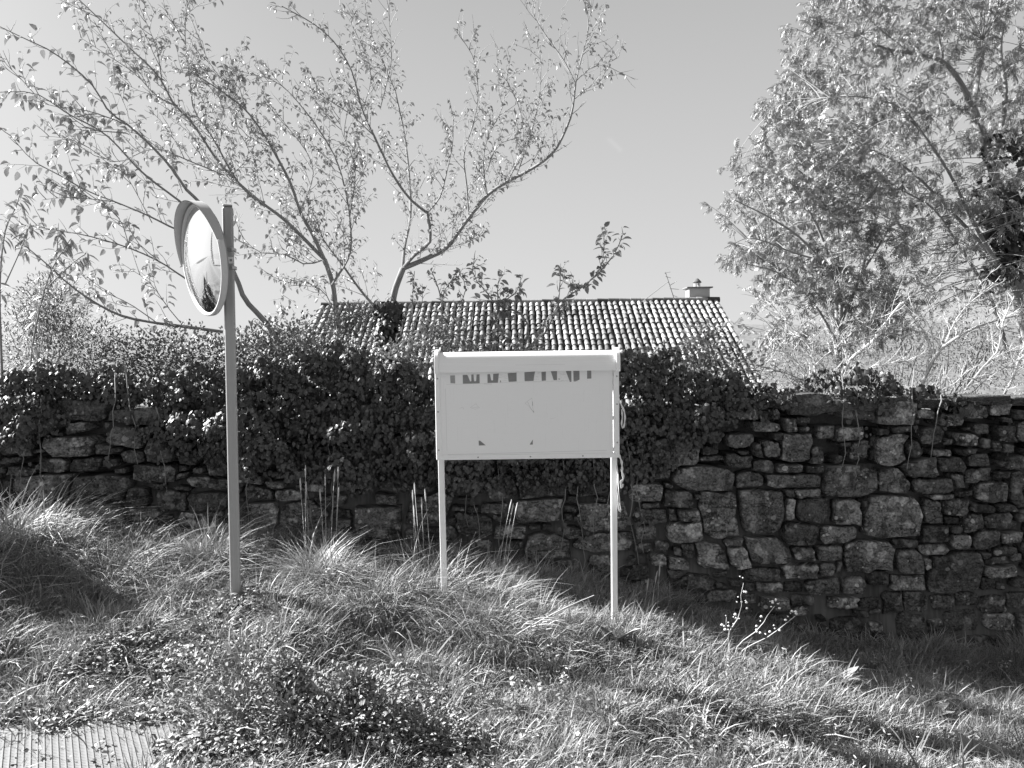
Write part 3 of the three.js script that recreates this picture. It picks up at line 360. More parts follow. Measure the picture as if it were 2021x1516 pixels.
// ---------------------------------------------------------------- trees and shrubs
const plumLeaf = leafGeo(.5, .35, .45), lanceLeaf = leafGeo(.24, .2, .35), ovalLeaf = leafGeo(.55, .2, .2);
const plumMat = leafMat(.3, .5, .55), plumMat2 = leafMat(.2, .5, .45), bushMat = leafMat(.15, .55, .4), ashMat = leafMat(.3, .5, .45), paleLeaf = leafMat(.28, .55, .5);
function addTwigs(m, leaves, pts, R, o, base, depth = 0) {
  const c = new THREE.CatmullRomCurve3(pts), L = c.getLength();
  for (let s = L * (o.from ?? .25) + o.step * R(); s < L; s += o.step * (.5 + R())) {
    const t = s / L, p = c.getPointAt(t), tn = c.getTangentAt(t), rad = randDir(R).cross(tn).normalize(), an = .5 + .6 * R();
    const d = tn.clone().multiplyScalar(Math.cos(an)).addScaledVector(rad, Math.sin(an)); d.y += o.up ?? .15; d.normalize();
    const len = lerp(o.len[0], o.len[1], R() * R()) * (1 - .45 * t) * (depth ? .6 : 1), k = [p.clone()];
    for (let i = 1; i <= 4; i++) { d.x += (R() - .5) * .45; d.y += (R() - .5) * .35 + (o.bend ?? .06); d.z += (R() - .5) * .45; d.normalize(); k.push(k[i - 1].clone().addScaledVector(d, len / 4)); }
    m.tube(k.map(q => q.clone().sub(base)), w => (o.r ?? .0045) * (depth ? .7 : 1) * (1 - .65 * w), 4, false);
    if (depth < 1 && R() < (o.sub ?? .5)) addTwigs(m, leaves, k, R, { ...o, from: .3, step: o.step * .9 }, base, depth + 1);
    addLeaves(leaves, k, R, o);
  }
  if (!depth) addLeaves(leaves, pts.slice(-3), R, o);
}
function addLeaves(leaves, k, R, o) {
  const c = new THREE.CatmullRomCurve3(k), L = c.getLength(); let side = R() < .5 ? 1 : -1; const bare = R() < (o.bare ?? .1);
  for (let s = .25 * o.gap + (k.length > 3 ? L * .15 : 0); s <= L; s += o.gap * (.6 + .8 * R())) {
    side = -side; if (bare || R() > o.dens) continue; const t = Math.min(1, s / L), p = c.getPointAt(t), tn = c.getTangentAt(t);
    const out = V(R() - .5, R() - .5, R() - .5).cross(tn).normalize(); const d = tn.clone().multiplyScalar(.45).addScaledVector(out, .8 * side); d.y -= o.droop ?? .45;
    leaves.push(leafMatrix(p.addScaledVector(d.clone().normalize(), .012), d, V(R() - .5, .5 + R() * .6, R() - .5), lerp(o.size[0], o.size[1], R()), .8 + .4 * R()));
  }
}
function makeTree(name, label, category, data, seed, o) {
  const R = rng(seed), f = data[0][0], gx = f[0], gz = f[2], t = thing(name, label, category, [gx, groundH(gx, gz), gz]), base = t.position, twigs = new MB(), leaves = [];
  data.forEach(([flat, r0, r1], i) => {
    let pts = curveOf(flat);
    pts = pts.map((p, j) => (j && j < pts.length - 1) ? p.add(V((R() - .5) * .02, (R() - .5) * .02, (R() - .5) * .12)) : p);
    if (o.multi ? pts[0].y < (o.multi) : !i) pts.unshift(V(pts[0].x + (R() - .5) * .05, groundH(pts[0].x, pts[0].z) - .05, pts[0].z));
    const c = new THREE.CatmullRomCurve3(pts), n = Math.max(6, Math.round(c.getLength() / .1)), sm = c.getSpacedPoints(n), lump = R() * 9;
    part(i ? 'branch' : 'trunk', new MB().tube(sm.map(p => p.clone().sub(base)), k => (o.thin ?? 1) * lerp(r0, r1, k) * (.92 + .2 * noise(k * n * .7, lump, 3)), r0 > .03 ? 9 : 6).geo(), o.bark || barkMat, t);
    if (i || !o.bareTrunk) addTwigs(twigs, leaves, sm, R, { ...o, from: i ? (o.from ?? .12) : .6, dens: o.dens * (o.branchDens?.[i] ?? 1) }, base);
  });
  if (twigs.n) part('twigs', twigs.geo(), o.twigMat || o.bark || barkMat, t, 'stuff');
  foliage(t, 'leaves', 'leaf', o.leaf || plumLeaf, o.mat || plumMat, leaves, o.single || 0, [.7, 1.25], R);
  return t;
}
makeTree('plum_tree', 'half bare tree with an ivy clad trunk in front of the tiled roof', 'tree', DATA_treeA, 201, { bareTrunk: 1, thin: .54, from: .05, step: .066, len: [.18, .62], gap: .036, dens: .68, bare: .2, sub: .8, size: [.032, .062], single: 150, r: .0036, branchDens: { 1: .25, 2: .8, 3: .3, 4: .5, 5: .5 }, up: .25 });
makeTree('plum_tree', 'spreading half bare tree rising just right of the mirror pole', 'tree', DATA_treeB, 202, { bareTrunk: 1, thin: .5, from: .03, step: .056, len: [.18, .7], gap: .038, dens: .68, bare: .2, sub: .85, size: [.034, .066], single: 150, r: .0036, up: .15 });
makeTree('plum_tree', 'leaning tree whose long branches reach left behind the mirror', 'tree', DATA_treeC, 203, { bareTrunk: 1, thin: .52, step: .076, len: [.15, .45], gap: .044, dens: .65, bare: .2, sub: .7, size: [.045, .088], single: 200, r: .0034, up: .12, from: .2 });
makeTree('fig_sapling', 'broad leaved sapling rising above the right half of the board', 'sapling', DATA_sapling, 204, { bareTrunk: 0, multi: 1.7, step: .05, len: [.08, .3], gap: .032, dens: .8, bare: .12, size: [.05, .09], single: 100, r: .004, leaf: ovalLeaf, mat: plumMat2 });
makeTree('slender_sapling', 'slender leafy sapling left of the board before the roof', 'sapling', DATA_sapling2, 205, { bareTrunk: 0, multi: 1.7, step: .05, len: [.08, .26], gap: .032, dens: .8, bare: .1, size: [.035, .07], single: 80, r: .0035, leaf: ovalLeaf, mat: plumMat2 });
makeTree('peach_sapling', 'young tree with drooping narrow leaves at the left edge', 'sapling', DATA_peach, 206, { multi: 1.6, step: .07, len: [.06, .16], gap: .02, dens: .95, bare: 0, size: [.07, .115], single: 100, r: .003, leaf: lanceLeaf, mat: plumMat, droop: .8, from: .35 });
makeTree('bare_shrub', 'tangled shrub with pale bare stems above the right wall', 'shrub', DATA_shrub, 207, { multi: 1.4, thin: .75, step: .045, len: [.12, .6], gap: .05, dens: .4, bare: .3, size: [.025, .05], r: .0036, bark: paleBark, leaf: lanceLeaf, mat: paleLeaf, sub: .8, up: .1 });

// compound-leaved trees at the right: sprays of narrow leaflets along a drooping stalk
function sprayGeo(n, w, droop, seed) {
  const R = rng(seed), g = []; const lf = leafGeo(w, .2, .3);
  for (let i = 0; i < n; i++) { const t = .2 + .8 * i / (n - 1), s = i === n - 1 ? 0 : (i % 2 ? 1 : -1), q = lf.clone(); const m = leafMatrix(V(0, t * .8, -droop * t * t * .5), V(s * .9, .55 - droop * .4 * t, -droop * .6 - .25 * R()), V((R() - .5) * .8, (R() - .5) * .5, 1), .36 * (.8 + .4 * R())); q.applyMatrix4(m); g.push(q); }
  g.push(new MB().tube([V(0, 0, 0), V(0, .4, -droop * .12), V(0, .8, -droop * .5)], [.012, .009, .006], 3, false).geo());
  return mergeGeometries(g.map(q => { q.deleteAttribute('uv'); return q.toNonIndexed(); }));
}
function crownTree(name, label, data, seed, o) {
  const R = rng(seed), f = data[0][0], t = thing(name, label, 'tree', [f[0], groundH(f[0], f[2]), f[2]]), base = t.position, limbs = [], twigs = new MB(), sprays = [[], []];
  data.forEach(([flat, r0, r1], i) => {
    const pts = curveOf(flat); if (!i) pts.unshift(V(f[0] + .03, base.y - .05, f[2]));
    const c = new THREE.CatmullRomCurve3(pts), sm = c.getSpacedPoints(Math.max(8, Math.round(c.getLength() / .12)));
    part(i ? 'branch' : 'trunk', new MB().tube(sm.map(p => p.clone().sub(base)), k => lerp(r0, r1, k), r0 > .03 ? 9 : 6).geo(), o.bark, t);
    sm.forEach((p, k) => { if (k > sm.length * .2) limbs.push(p); });
  });
  o.points(R, (p, k) => {
    let best = null, bd = 1e9; for (const q of limbs) { const dd = q.distanceTo(p) + .35 * Math.max(0, q.y - p.y) + .1 * R(); if (dd < bd) { bd = dd; best = q; } }
    const mid = best.clone().lerp(p, .55).add(V((R() - .5) * .12, .12 * bd + (R() - .5) * .1, (R() - .5) * .12)), c = new THREE.QuadraticBezierCurve3(best, mid, p), n = Math.max(4, Math.round(c.getLength() / .12)), sm = c.getPoints(n);
    twigs.tube(sm.map(q => q.clone().sub(base)), w => lerp(Math.min(.007, .003 + .003 * bd), .0018, w), 4, false);
    const end = c.getTangent(1);
    for (let i = 0; i < o.per; i++) {
      const s = 1 - .75 * R() * R() * Math.min(1, .5 / Math.max(.2, bd)), q = c.getPoint(s), d = randDir(R).multiplyScalar(.8).addScaledVector(end, .5); d.y += o.lift; d.normalize();
      sprays[R() < .5 ? 0 : 1].push(leafMatrix(q, d, V(R() - .5, .3 + R() * .8, R() - .3), lerp(o.size[0], o.size[1], R()), .8 + .5 * R()));
    }
    if (k < 40) limbs.push(p);
  });
  part('twigs', twigs.geo(), o.bark, t, 'stuff');
  sprays.forEach((l, i) => foliage(t, 'leaf_sprays', 'leaf_spray', o.geos[i], o.mat, l, i ? 0 : 100, [.65, 1.3], R));
  return t;
}
function inPoly(poly, x, y) { let c = false; for (let i = 0, j = poly.length - 2; i < poly.length; j = i, i += 2) if ((poly[i + 1] > y) !== (poly[j + 1] > y) && x < (poly[j] - poly[i]) * (y - poly[i + 1]) / (poly[j + 1] - poly[i + 1]) + poly[i]) c = !c; return c; }
crownTree('ash_tree', 'large light ash tree with drooping leaflets at the right edge', DATA_ash, 301, {
  bark: barkMat, per: 8, lift: -.35, size: [.08, .14], mat: ashMat, geos: [sprayGeo(9, .26, .6, 1), sprayGeo(11, .22, .8, 2)],
  points(R, add) { for (let i = 0, k = 0; k < 1500 && i < 30000; i++) { const x = lerp(2.2, 6.4, R()), y = lerp(1.5, 6.2, R()); if (!inPoly(DATA_ashPoly, x, y)) continue; const low = smooth(3.2, 2.0, y); if (R() < .55 * low) continue; if (noise(x * 3.1 + 5, y * 3.1, 188) < .34) continue; const w = smooth(2.3, 3.6, x - (y > 4 ? .5 : 0)); add(V(x, y, -9 + (R() - .5) * (.8 + 1.8 * w)), k++); } }
});
crownTree('ash_sapling', 'bushy young ash with upright stems left of the large ash', DATA_sapling3, 302, {
  bark: barkMat, per: 8, lift: .05, size: [.075, .13], mat: leafMat(.3, .5, .45), geos: [sprayGeo(9, .3, .25, 3), sprayGeo(9, .34, .35, 4)],
  points(R, add) { for (let k = 0; k < 460;) { const y = lerp(1.55, 3.7, R()), mid = 3.15 - .1 * (y - 2), half = y > 3 ? .75 : .9; const x = mid + (R() * 2 - 1) * half * (.6 + .4 * R()); if (R() < .3 * smooth(2.3, 1.6, y)) { continue; } if (x > 3.9) continue; add(V(x, y, -7.5 + (R() - .5) * 1.1), k++); } }
});
// ivy clump on the large ash and on the central trunk
{
  const R = rng(320); let t = thing('ivy', 'black ivy clump climbing the ash trunk at the right edge', 'ivy', [5.75, groundH(5.75, -9.1), -9.1], 'ivy climbing trees'), l = [], b = [];
  for (let i = 0; i < 20; i++) { const y = lerp(2.2, 3.9, R()), x = 5.78 + (2.6 - y) * .04 + (R() - .5) * .3; b.push([x, y, -9 + (R() - .4) * .3, .2, .2, .18]); }
  ivyBlobs(l, R, b, 70, [.05, .08]); foliage(t, 'ivy_leaves', 'leaf', ivyGeo, ivyMat, l, 0, [.5, 1.1], R);
  t = thing('ivy', 'dark ivy ball around the central tree trunk below its fork', 'ivy', [-1.27, groundH(-1.27, -7.9), -7.9], 'ivy climbing trees'); l = []; b = [];
  for (let i = 0; i < 30; i++) { const y = lerp(1.2, 2.06, R()); b.push([-1.26 + (R() - .5) * (y > 1.9 ? .22 : .14), y, -7.88 + (R() - .4) * .2, .09, .09, .1]); }
  ivyBlobs(l, R, b, 60, [.035, .065]); foliage(t, 'ivy_leaves', 'leaf', ivyGeo, ivyMat, l, 0, [.5, 1.1], R);
}
// dense bushes behind the wall
function bush(name, label, x, z, blobs, n, size, seed, m, leaf, group) {
  const R = rng(seed), t = thing(name, label, 'bush', [x, groundH(x, z), z], group), st = new MB(), l = [];
  for (const [bx, by, bz, rx, ry, rz] of blobs) {
    const top = V(bx, by, bz), b0 = V(lerp(x, bx, .5), t.position.y, lerp(z, bz, .5));
    for (let k = 0; k < 5; k++) { const e = top.clone().add(V((R() - .5) * rx * 1.4, (R() - .2) * ry, (R() - .5) * rz * 1.4)), mid = b0.clone().lerp(e, .5).add(V((R() - .5) * .2, .1, (R() - .5) * .2)); st.tube(new THREE.QuadraticBezierCurve3(b0, mid, e).getPoints(7).map(p => p.sub(t.position)), w => .009 * (1 - .75 * w), 4, false); }
    for (let i = 0; i < n; i++) {
      const d = randDir(R), r = Math.pow(R(), .45) * (.75 + .5 * noise(d.x * 3 + bx * 7, d.y * 3 + d.z * 2, 19)), p = V(bx + d.x * rx * r, by + d.y * ry * r, bz + d.z * rz * r);
      const dir = d.clone().multiplyScalar(.6).add(V((R() - .5) * 1.2, .2 + (R() - .5), (R() - .5) * 1.2));
      l.push(leafMatrix(p, dir, V(R() - .5, .6 + R() * .4, R() - .5), lerp(size[0], size[1], R())));
    }
  }
  part('stem', st.geo(), barkMat, t);
  foliage(t, 'leaves', 'leaf', leaf, m, l, 0, [.6, 1.3], R);
  return t;
}
bush('leafy_bush', 'tall fine leaved bush behind the wall at the left edge', -4.1, -6.7, [[-4.3, 1.55, -6.7, .5, .6, .4], [-3.85, 1.6, -6.6, .45, .45, .4], [-4.0, 2.0, -6.7, .3, .32, .3], [-3.5, 1.55, -6.5, .35, .4, .35]], 2600, [.025, .05], 401, bushMat, lanceLeaf);
bush('leafy_bush', 'rounded grey green bush above the wall between the left edge and the mirror pole', -2.9, -6.6, [[-3.1, 1.5, -6.6, .4, .36, .4], [-2.75, 1.45, -6.5, .4, .38, .35], [-2.4, 1.45, -6.6, .35, .36, .35]], 2400, [.022, .042], 402, bushMat, ovalLeaf);
bush('leafy_bush', 'bush above the wall just right of the mirror pole', -1.8, -6.5, [[-2.05, 1.45, -6.5, .35, .36, .35], [-1.7, 1.45, -6.4, .35, .34, .3], [-1.4, 1.42, -6.4, .3, .3, .3]], 2200, [.022, .045], 403, bushMat, ovalLeaf);
bush('leafy_bush', 'airy pale bush before the lower right corner of the roof', 1.75, -6.4, [[1.55, 1.42, -6.3, .3, .26, .3], [1.9, 1.4, -6.4, .3, .24, .3], [1.2, 1.42, -6.2, .3, .22, .25], [1.6, 1.62, -6.4, .22, .22, .2]], 420, [.03, .06], 404, paleLeaf, ovalLeaf);
bush('leafy_bush', 'thin pale bush in front of the roof left of the board', -.75, -6.6, [[-.7, 1.55, -6.6, .28, .3, .25], [-.4, 1.5, -6.5, .3, .3, .25], [-1.0, 1.5, -6.5, .25, .3, .25], [0, 1.52, -6.4, .35, .24, .25], [-.55, 1.75, -6.6, .35, .25, .2]], 420, [.03, .06], 405, paleLeaf, ovalLeaf);
bush('leafy_bush', 'pale weedy bush behind the bare stems at the right', 3.6, -7.2, [[2.7, 1.35, -7.1, .5, .3, .4], [3.5, 1.4, -7.2, .55, .35, .4], [4.3, 1.4, -7.2, .5, .4, .4], [3.9, 1.7, -7.6, .5, .4, .4], [4.8, 1.7, -7.6, .5, .5, .4], [3.0, 1.5, -7.6, .4, .4, .4]], 1250, [.025, .05], 406, paleLeaf, lanceLeaf);

bush('leafy_bush', 'loose bush hiding the left end of the roof', -1.7, -7.0, [[-1.95, 1.75, -7, .3, .25, .25], [-1.6, 1.7, -6.9, .3, .25, .25], [-2.25, 1.65, -7, .3, .25, .25], [-1.45, 1.9, -7.0, .2, .18, .2]], 520, [.025, .05], 407, bushMat, ovalLeaf);
// ---------------------------------------------------------------- convex traffic mirror
{
  const px = -1.582, pz = -4.3, gy = groundH(px, pz), t = thing('traffic_mirror', 'round convex traffic mirror with a visor on a grey metal post', 'traffic mirror', [px, gy, pz]);
  const steel = new THREE.MeshStandardMaterial({ map: steelTex, color: grey(.72), roughness: .5, metalness: .25 });
  const H = 2.41 - gy;
  const pole = part('post', rbox(.058, H + .1, .058, .014, 0, H / 2 - .05, 0), steel, t); pole.rotation.set(0, .34, -.009, 'ZYX');
  part('post_cap', rbox(.05, .012, .05, .005, 0, H + .006, 0), steel, pole);
  const n = V(-.76, -.11, .64).normalize(), head = new THREE.Group(); head.name = 'mirror_head'; t.add(head);
  head.position.set(.018, 2.125 - gy, 0).addScaledVector(n, .142); head.quaternion.setFromRotationMatrix(new THREE.Matrix4().lookAt(n, V(0, 0, 0), V(0, 1, 0)));
  const RAD = .30, CUR = .75, sag = r => Math.sqrt(CUR * CUR - r * r) - Math.sqrt(CUR * CUR - RAD * RAD);
  const lens = []; for (let i = 0; i <= 24; i++) { const r = Math.max(1e-4, .290 * i / 24); lens.push(new THREE.Vector2(r, sag(r))); }
  const lg = new THREE.LatheGeometry(lens, 72); lg.rotateX(Math.PI / 2);
  part('mirror_lens', lg, new THREE.MeshStandardMaterial({ color: grey(.86), metalness: 1, roughness: .035 }), head);
  const rim = new THREE.LatheGeometry([[.286, .006], [.290, .012], [.299, .014], [.304, .008], [.304, -.016], [.296, -.022]].map(p => new THREE.Vector2(...p)), 72); rim.rotateX(Math.PI / 2);
  part('rim', rim, mat(.5, .45), head);
  const dish = new THREE.LatheGeometry([[.300, -.016], [.28, -.035], [.2, -.06], [.09, -.075], [.0001, -.078]].map(p => new THREE.Vector2(...p)), 48); dish.rotateX(Math.PI / 2);
  part('back_shell', dish, mat(.22, .6), head);
  const vis = new MB(), rows = [], na = 56; // visor: a band along the upper rim, deepest at the top
  for (const off of [0, .004]) for (let i = 0; i <= na; i++) { const a = lerp(.25, Math.PI - .0, i / na), k = i / na, dep = .02 + .055 * Math.pow(Math.sin(Math.PI * clamp(.06 + k * .9)), .8); const row = []; for (let j = 0; j <= 4; j++) { const q = j / 4, r = .309 + off + .004 * q; row.push(vis.v(Math.cos(a) * r, Math.sin(a) * r, -.012 + q * dep)); } rows.push(row); }
  for (let s = 0; s < 2; s++) for (let i = 0; i < na; i++) for (let j = 0; j < 4; j++) { const A = rows[s * (na + 1) + i], B = rows[s * (na + 1) + i + 1]; vis.q(A[j], B[j], B[j + 1], A[j + 1]); }
  for (let i = 0; i < na; i++) vis.q(rows[i][4], rows[i + 1][4], rows[na + 2 + i][4], rows[na + 1 + i][4]);
  part('visor', vis.geo(), mat(.4, .5), head);
  part('bracket', new MB().tube([V(.018, 2.125 - gy, 0), V(.018, 2.125 - gy, 0).addScaledVector(n, .08)], [.024, .024], 8).geo(), steel, t);
  for (const dy of [-.05, .05]) part('clamp', rbox(.068, .022, .068, .006, .018, 2.125 - gy + dy, 0), mat(.42, .4, { metalness: .5 }), t);
  const st = part('sticker', rbox(.03, .036, .001, .0004, .012, 2.115 - gy, .0296), mat(.7, .6), pole);
  part('sticker_print', rbox(.014, .012, .001, .0004, .012, 2.115 - gy, .0306), mat(.25, .6), st);
}

// ---------------------------------------------------------------- white notice board
{
  const Z = -4.4, gy = -.06, t = thing('notice_board', 'empty white notice board with a rounded header on two posts', 'notice board', [.085, gy, Z]);
  const Y = y => y - gy, X = x => x - .085;
  // print: the lower halves of overpainted letters, two corner scraps, scuffs
  const cv = document.createElement('canvas'); cv.width = 1200; cv.height = 620; const c = cv.getContext('2d');
  const R = rng(61), gcol = l => { const b = Math.round(srgb(l)); return `rgb(${b},${b},${b})`; };
  c.fillStyle = gcol(.86); c.fillRect(0, 0, 1200, 620);
  for (let i = 0; i < 2600; i++) { const l = .86 + (R() - .5) * .05; c.fillStyle = gcol(l); c.globalAlpha = .35; c.fillRect(R() * 1200, R() * 620, 10 + 90 * R(), 1 + 1.5 * R()); }
  c.globalAlpha = 1;
  const sx = x => (x - 115) / (1865 - 115) * 1200, sy = y => (y - 308) / (1178 - 308) * 620;
  const polyg = (p, l) => { c.fillStyle = gcol(l); c.beginPath(); p.forEach(([x, y], i) => i ? c.lineTo(sx(x), sy(y)) : c.moveTo(sx(x), sy(y))); c.closePath(); c.fill(); };
  const D = .23, P = .86;
  polyg([[220, 372], [268, 372], [270, 452], [222, 448]], .33);
  polyg([[347, 370], [518, 365], [518, 455], [347, 455]], D); polyg([[393, 366], [434, 366], [434, 432], [420, 434], [410, 405]], P); polyg([[457, 366], [488, 366], [483, 425], [470, 436], [460, 425]], P);
  polyg([[597, 366], [714, 360], [702, 452], [597, 452]], D); polyg([[622, 360], [656, 360], [654, 422], [645, 430], [634, 422]], P);
  polyg([[725, 430], [733, 428], [735, 447], [725, 447]], D);
  polyg([[802, 358], [893, 354], [893, 440], [812, 444]], D); polyg([[972, 352], [1082, 346], [1072, 380], [1064, 437], [974, 439]], D);
  polyg([[1145, 350], [1190, 348], [1190, 435], [1147, 438]], D); polyg([[1240, 345], [1303, 342], [1303, 432], [1268, 433]], D); polyg([[1320, 412], [1330, 428], [1318, 430]], D);
  polyg([[1390, 340], [1447, 340], [1448, 450], [1432, 452]], D); polyg([[1468, 338], [1530, 338], [1530, 430], [1490, 448], [1470, 448]], D); polyg([[1607, 336], [1650, 336], [1650, 422], [1607, 423]], D);
  for (let i = 0; i < 500; i++) { c.fillStyle = gcol(R() < .5 ? .3 : .5); c.globalAlpha = .35; const x = 215 + R() * 1440; c.fillRect(sx(x), sy(345 + R() * 105), 4 + 18 * R(), 1); } c.globalAlpha = 1;
  for (const [a, b] of [[270, 347], [518, 597], [893, 972], [1190, 1240], [1535, 1605]]) { c.fillStyle = gcol(P); c.fillRect(sx(a), sy(330), sx(b) - sx(a), sy(462) - sy(330)); }
  polyg([[498, 1015], [514, 1016], [568, 1062], [499, 1063]], .2); polyg([[1049, 1012], [1048, 1061], [1016, 1061]], .2);
  c.lineWidth = 1.2; const line = (p, l, w = 1.2) => { c.strokeStyle = gcol(l); c.lineWidth = w; c.beginPath(); p.forEach(([x, y], i) => i ? c.lineTo(sx(x), sy(y)) : c.moveTo(sx(x), sy(y))); c.stroke(); };
  line([[975, 655], [1000, 635], [1045, 605], [1048, 640], [1050, 690], [1062, 745], [1040, 720], [1010, 680], [975, 655]], .45); line([[1050, 640], [1052, 680]], .3, 3); line([[1000, 640], [1030, 700], [1060, 742]], .5, 2); polyg([[1052, 725], [1066, 745], [1056, 744]], .25);
  line([[420, 690], [450, 668], [478, 652], [490, 675], [512, 690], [470, 708], [420, 690]], .55); line([[440, 690], [500, 686]], .5); line([[310, 695], [345, 685], [352, 708]], .52); line([[180, 462], [700, 450], [1500, 440]], .6, 1.5);
  line([[170, 500], [174, 1110]], .55, 1.4); line([[180, 1148], [900, 1140], [1800, 1128]], .5, 1.6); line([[1230, 812], [1280, 800]], .62); line([[560, 460], [640, 462]], .4, 2);
  for (let i = 0; i < 70; i++) { c.globalAlpha = .10 * R(); c.fillStyle = gcol(.45); const x = R() * 1200, y = R() * 520, w = 1 + 3 * R(); for (let k = 0; k < 14; k++) c.fillRect(x + (R() - .5) * 4, y + k * 7, w, 5 + 6 * R()); }
  for (let i = 0; i < 240; i++) { c.globalAlpha = .25 + .4 * R(); c.fillStyle = gcol(.5); c.fillRect(R() * 1200, R() * 620, 1 + 2 * R(), 1 + 1.6 * R()); } c.globalAlpha = 1;
  const pt = new THREE.CanvasTexture(cv); pt.colorSpace = THREE.SRGBColorSpace; pt.magFilter = THREE.LinearFilter;
  const x0 = -.412, x1 = .5755, y0 = .985, y1 = 1.495, pg = new THREE.PlaneGeometry(x1 - x0, y1 - y0); pg.translate(X((x0 + x1) / 2), Y((y0 + y1) / 2), .0065);
  const panel = part('panel', boxGeo(X(x0), X(x1), Y(y0), Y(y1), -.008, .006), paintMat, t);
  part('printed_sheet', pg, new THREE.MeshStandardMaterial({ map: pt, roughness: .6 }), panel);
  part('side_rail', rbox(.030, .52, .046, .005, X(-.425), Y(1.232), -.006), paintMat, t);
  part('side_rail', rbox(.032, .52, .05, .005, X(.5955), Y(1.232), -.008), paintMat, t);
  part('bottom_rail', rbox(1.03, .028, .04, .006, X(.086), Y(.986), .0), paintMat, t);
  for (const y of [1.02, 1.20, 1.375, 1.43, 1.47]) part('tab', boxGeo(X(.574), X(.581), Y(y - .011), Y(y + .011), -.006, .004), paintMat, t);
  // rolled header with end plates
  const prof = (o) => { const s = new THREE.Shape(); s.moveTo(.058 + o, -.006 - o * .4); s.lineTo(.058 + o, .045); s.bezierCurveTo(.058 + o, .10 + o, .02, .108 + o, -.03, .108 + o); s.lineTo(-.07 - o, .108 + o); s.lineTo(-.07 - o, -.006 - o * .4); s.closePath(); return s; };
  const ext = (o, w, b) => { const g = new THREE.ExtrudeGeometry(prof(o), { depth: w, bevelEnabled: b > 0, bevelSize: b, bevelThickness: b, bevelSegments: 2, curveSegments: 14 }); g.rotateY(-Math.PI / 2); g.scale(-1, 1, 1); g.index || 0; return g; };
  for (const [x, y] of [[-.425, 1.03], [-.425, 1.25], [-.425, 1.44], [.5985, 1.06], [.5985, 1.28], [.5985, 1.44], [-.2, .986], [.1, .986], [.4, .986]]) { const q = new THREE.CylinderGeometry(.0045, .005, .003, 10); q.rotateX(Math.PI / 2); q.translate(X(x), Y(y), .0205 - (x > .55 ? .003 : x < -.42 ? .003 : 0)); part('screw', q, mat(.35, .5, { metalness: .4 }), t); }
  const fix = g => { const p = g.attributes.position; for (let i = 0; i < p.count; i += 3) { const a = [p.getX(i), p.getY(i), p.getZ(i)], b = [p.getX(i + 2), p.getY(i + 2), p.getZ(i + 2)]; p.setXYZ(i, ...b); p.setXYZ(i + 2, ...a); } g.computeVertexNormals(); return g; };
  const hg = fix(ext(0, 1.02, 0)); hg.translate(X(-.424), Y(1.481), 0);
  const head = part('header', hg, paintMat, t);
  for (const [x, w] of [[-.435, .018], [.592, .018]]) { const eg = fix(ext(.012, w, .002)); eg.translate(X(x), Y(1.483), 0); part('end_plate', eg, paintMat, head); }
  part('header_seam', boxGeo(X(.02), X(.30), Y(1.512), Y(1.5128), .0575, .0586), mat(.55), head);
  for (const [x, lean, yb] of [[-.411, .006, .0], [.5805, -.004, -.2]]) { const p = part('post', rbox(.034, 1.5 - yb + .1, .034, .004, 0, (1.5 + yb) / 2 - .05, 0), paintMat, t); p.position.set(X(x), Y(0), -.034); p.rotation.z = lean; }
}
// torn bindings hanging from the right side of the board
function ribbon(name, label, pts, w, base) {
  const t = thing(name, label, 'strap', base, 'torn straps on the board'), c = new THREE.CatmullRomCurve3(pts.map(p => V(...p))), s = c.getSpacedPoints(40), m = new MB(); let prev = null;
  s.forEach((p, i) => { const tn = c.getTangentAt(i / 40), side = V(.55, .1 * Math.sin(i * .7), .8).cross(tn).normalize().multiplyScalar(w * (.8 + .3 * Math.sin(i * .9))); const f = side.clone().cross(tn).normalize().multiplyScalar(.0012); const r = [m.v(p.x - side.x + f.x, p.y - side.y + f.y, p.z - side.z + f.z), m.v(p.x + side.x + f.x, p.y + side.y + f.y, p.z + side.z + f.z), m.v(p.x + side.x - f.x, p.y + side.y - f.y, p.z + side.z - f.z), m.v(p.x - side.x - f.x, p.y - side.y - f.y, p.z - side.z - f.z)]; if (prev) for (let k = 0; k < 4; k++) m.q(prev[k], prev[(k + 1) % 4], r[(k + 1) % 4], r[k]); prev = r; });
  part('strap_band', m.geo(), mat(.72, .5), t); return t;
}
ribbon('strap', 'twisted white strap loop at mid height of the board edge', [[-.01, .02, .01], [.012, -.02, .02], [.028, -.06, .015], [.03, -.11, .01], [.02, -.15, .008], [.012, -.13, .01], [.016, -.08, .012], [.012, -.04, .015]], .006, [.613, 1.29, -4.4]);
ribbon('strap', 'short curled strap below the lower right board corner', [[-.006, .02, .01], [.01, -.02, .012], [.014, -.08, .012], [.02, -.12, .012], [.006, -.14, .014], [.01, -.17, .012], [.018, -.15, .01]], .008, [.612, .97, -4.4]);
ribbon('strap', 'long thin strap loop lying against the right board post', [[-.01, .0, .0], [-.006, -.06, .012], [-.002, -.14, .012], [.004, -.22, .012], [.01, -.27, .012], [.0, -.26, .014], [-.006, -.2, .014], [-.002, -.14, .016], [-.004, -.05, .014]], .004, [.605, .93, -4.39]);

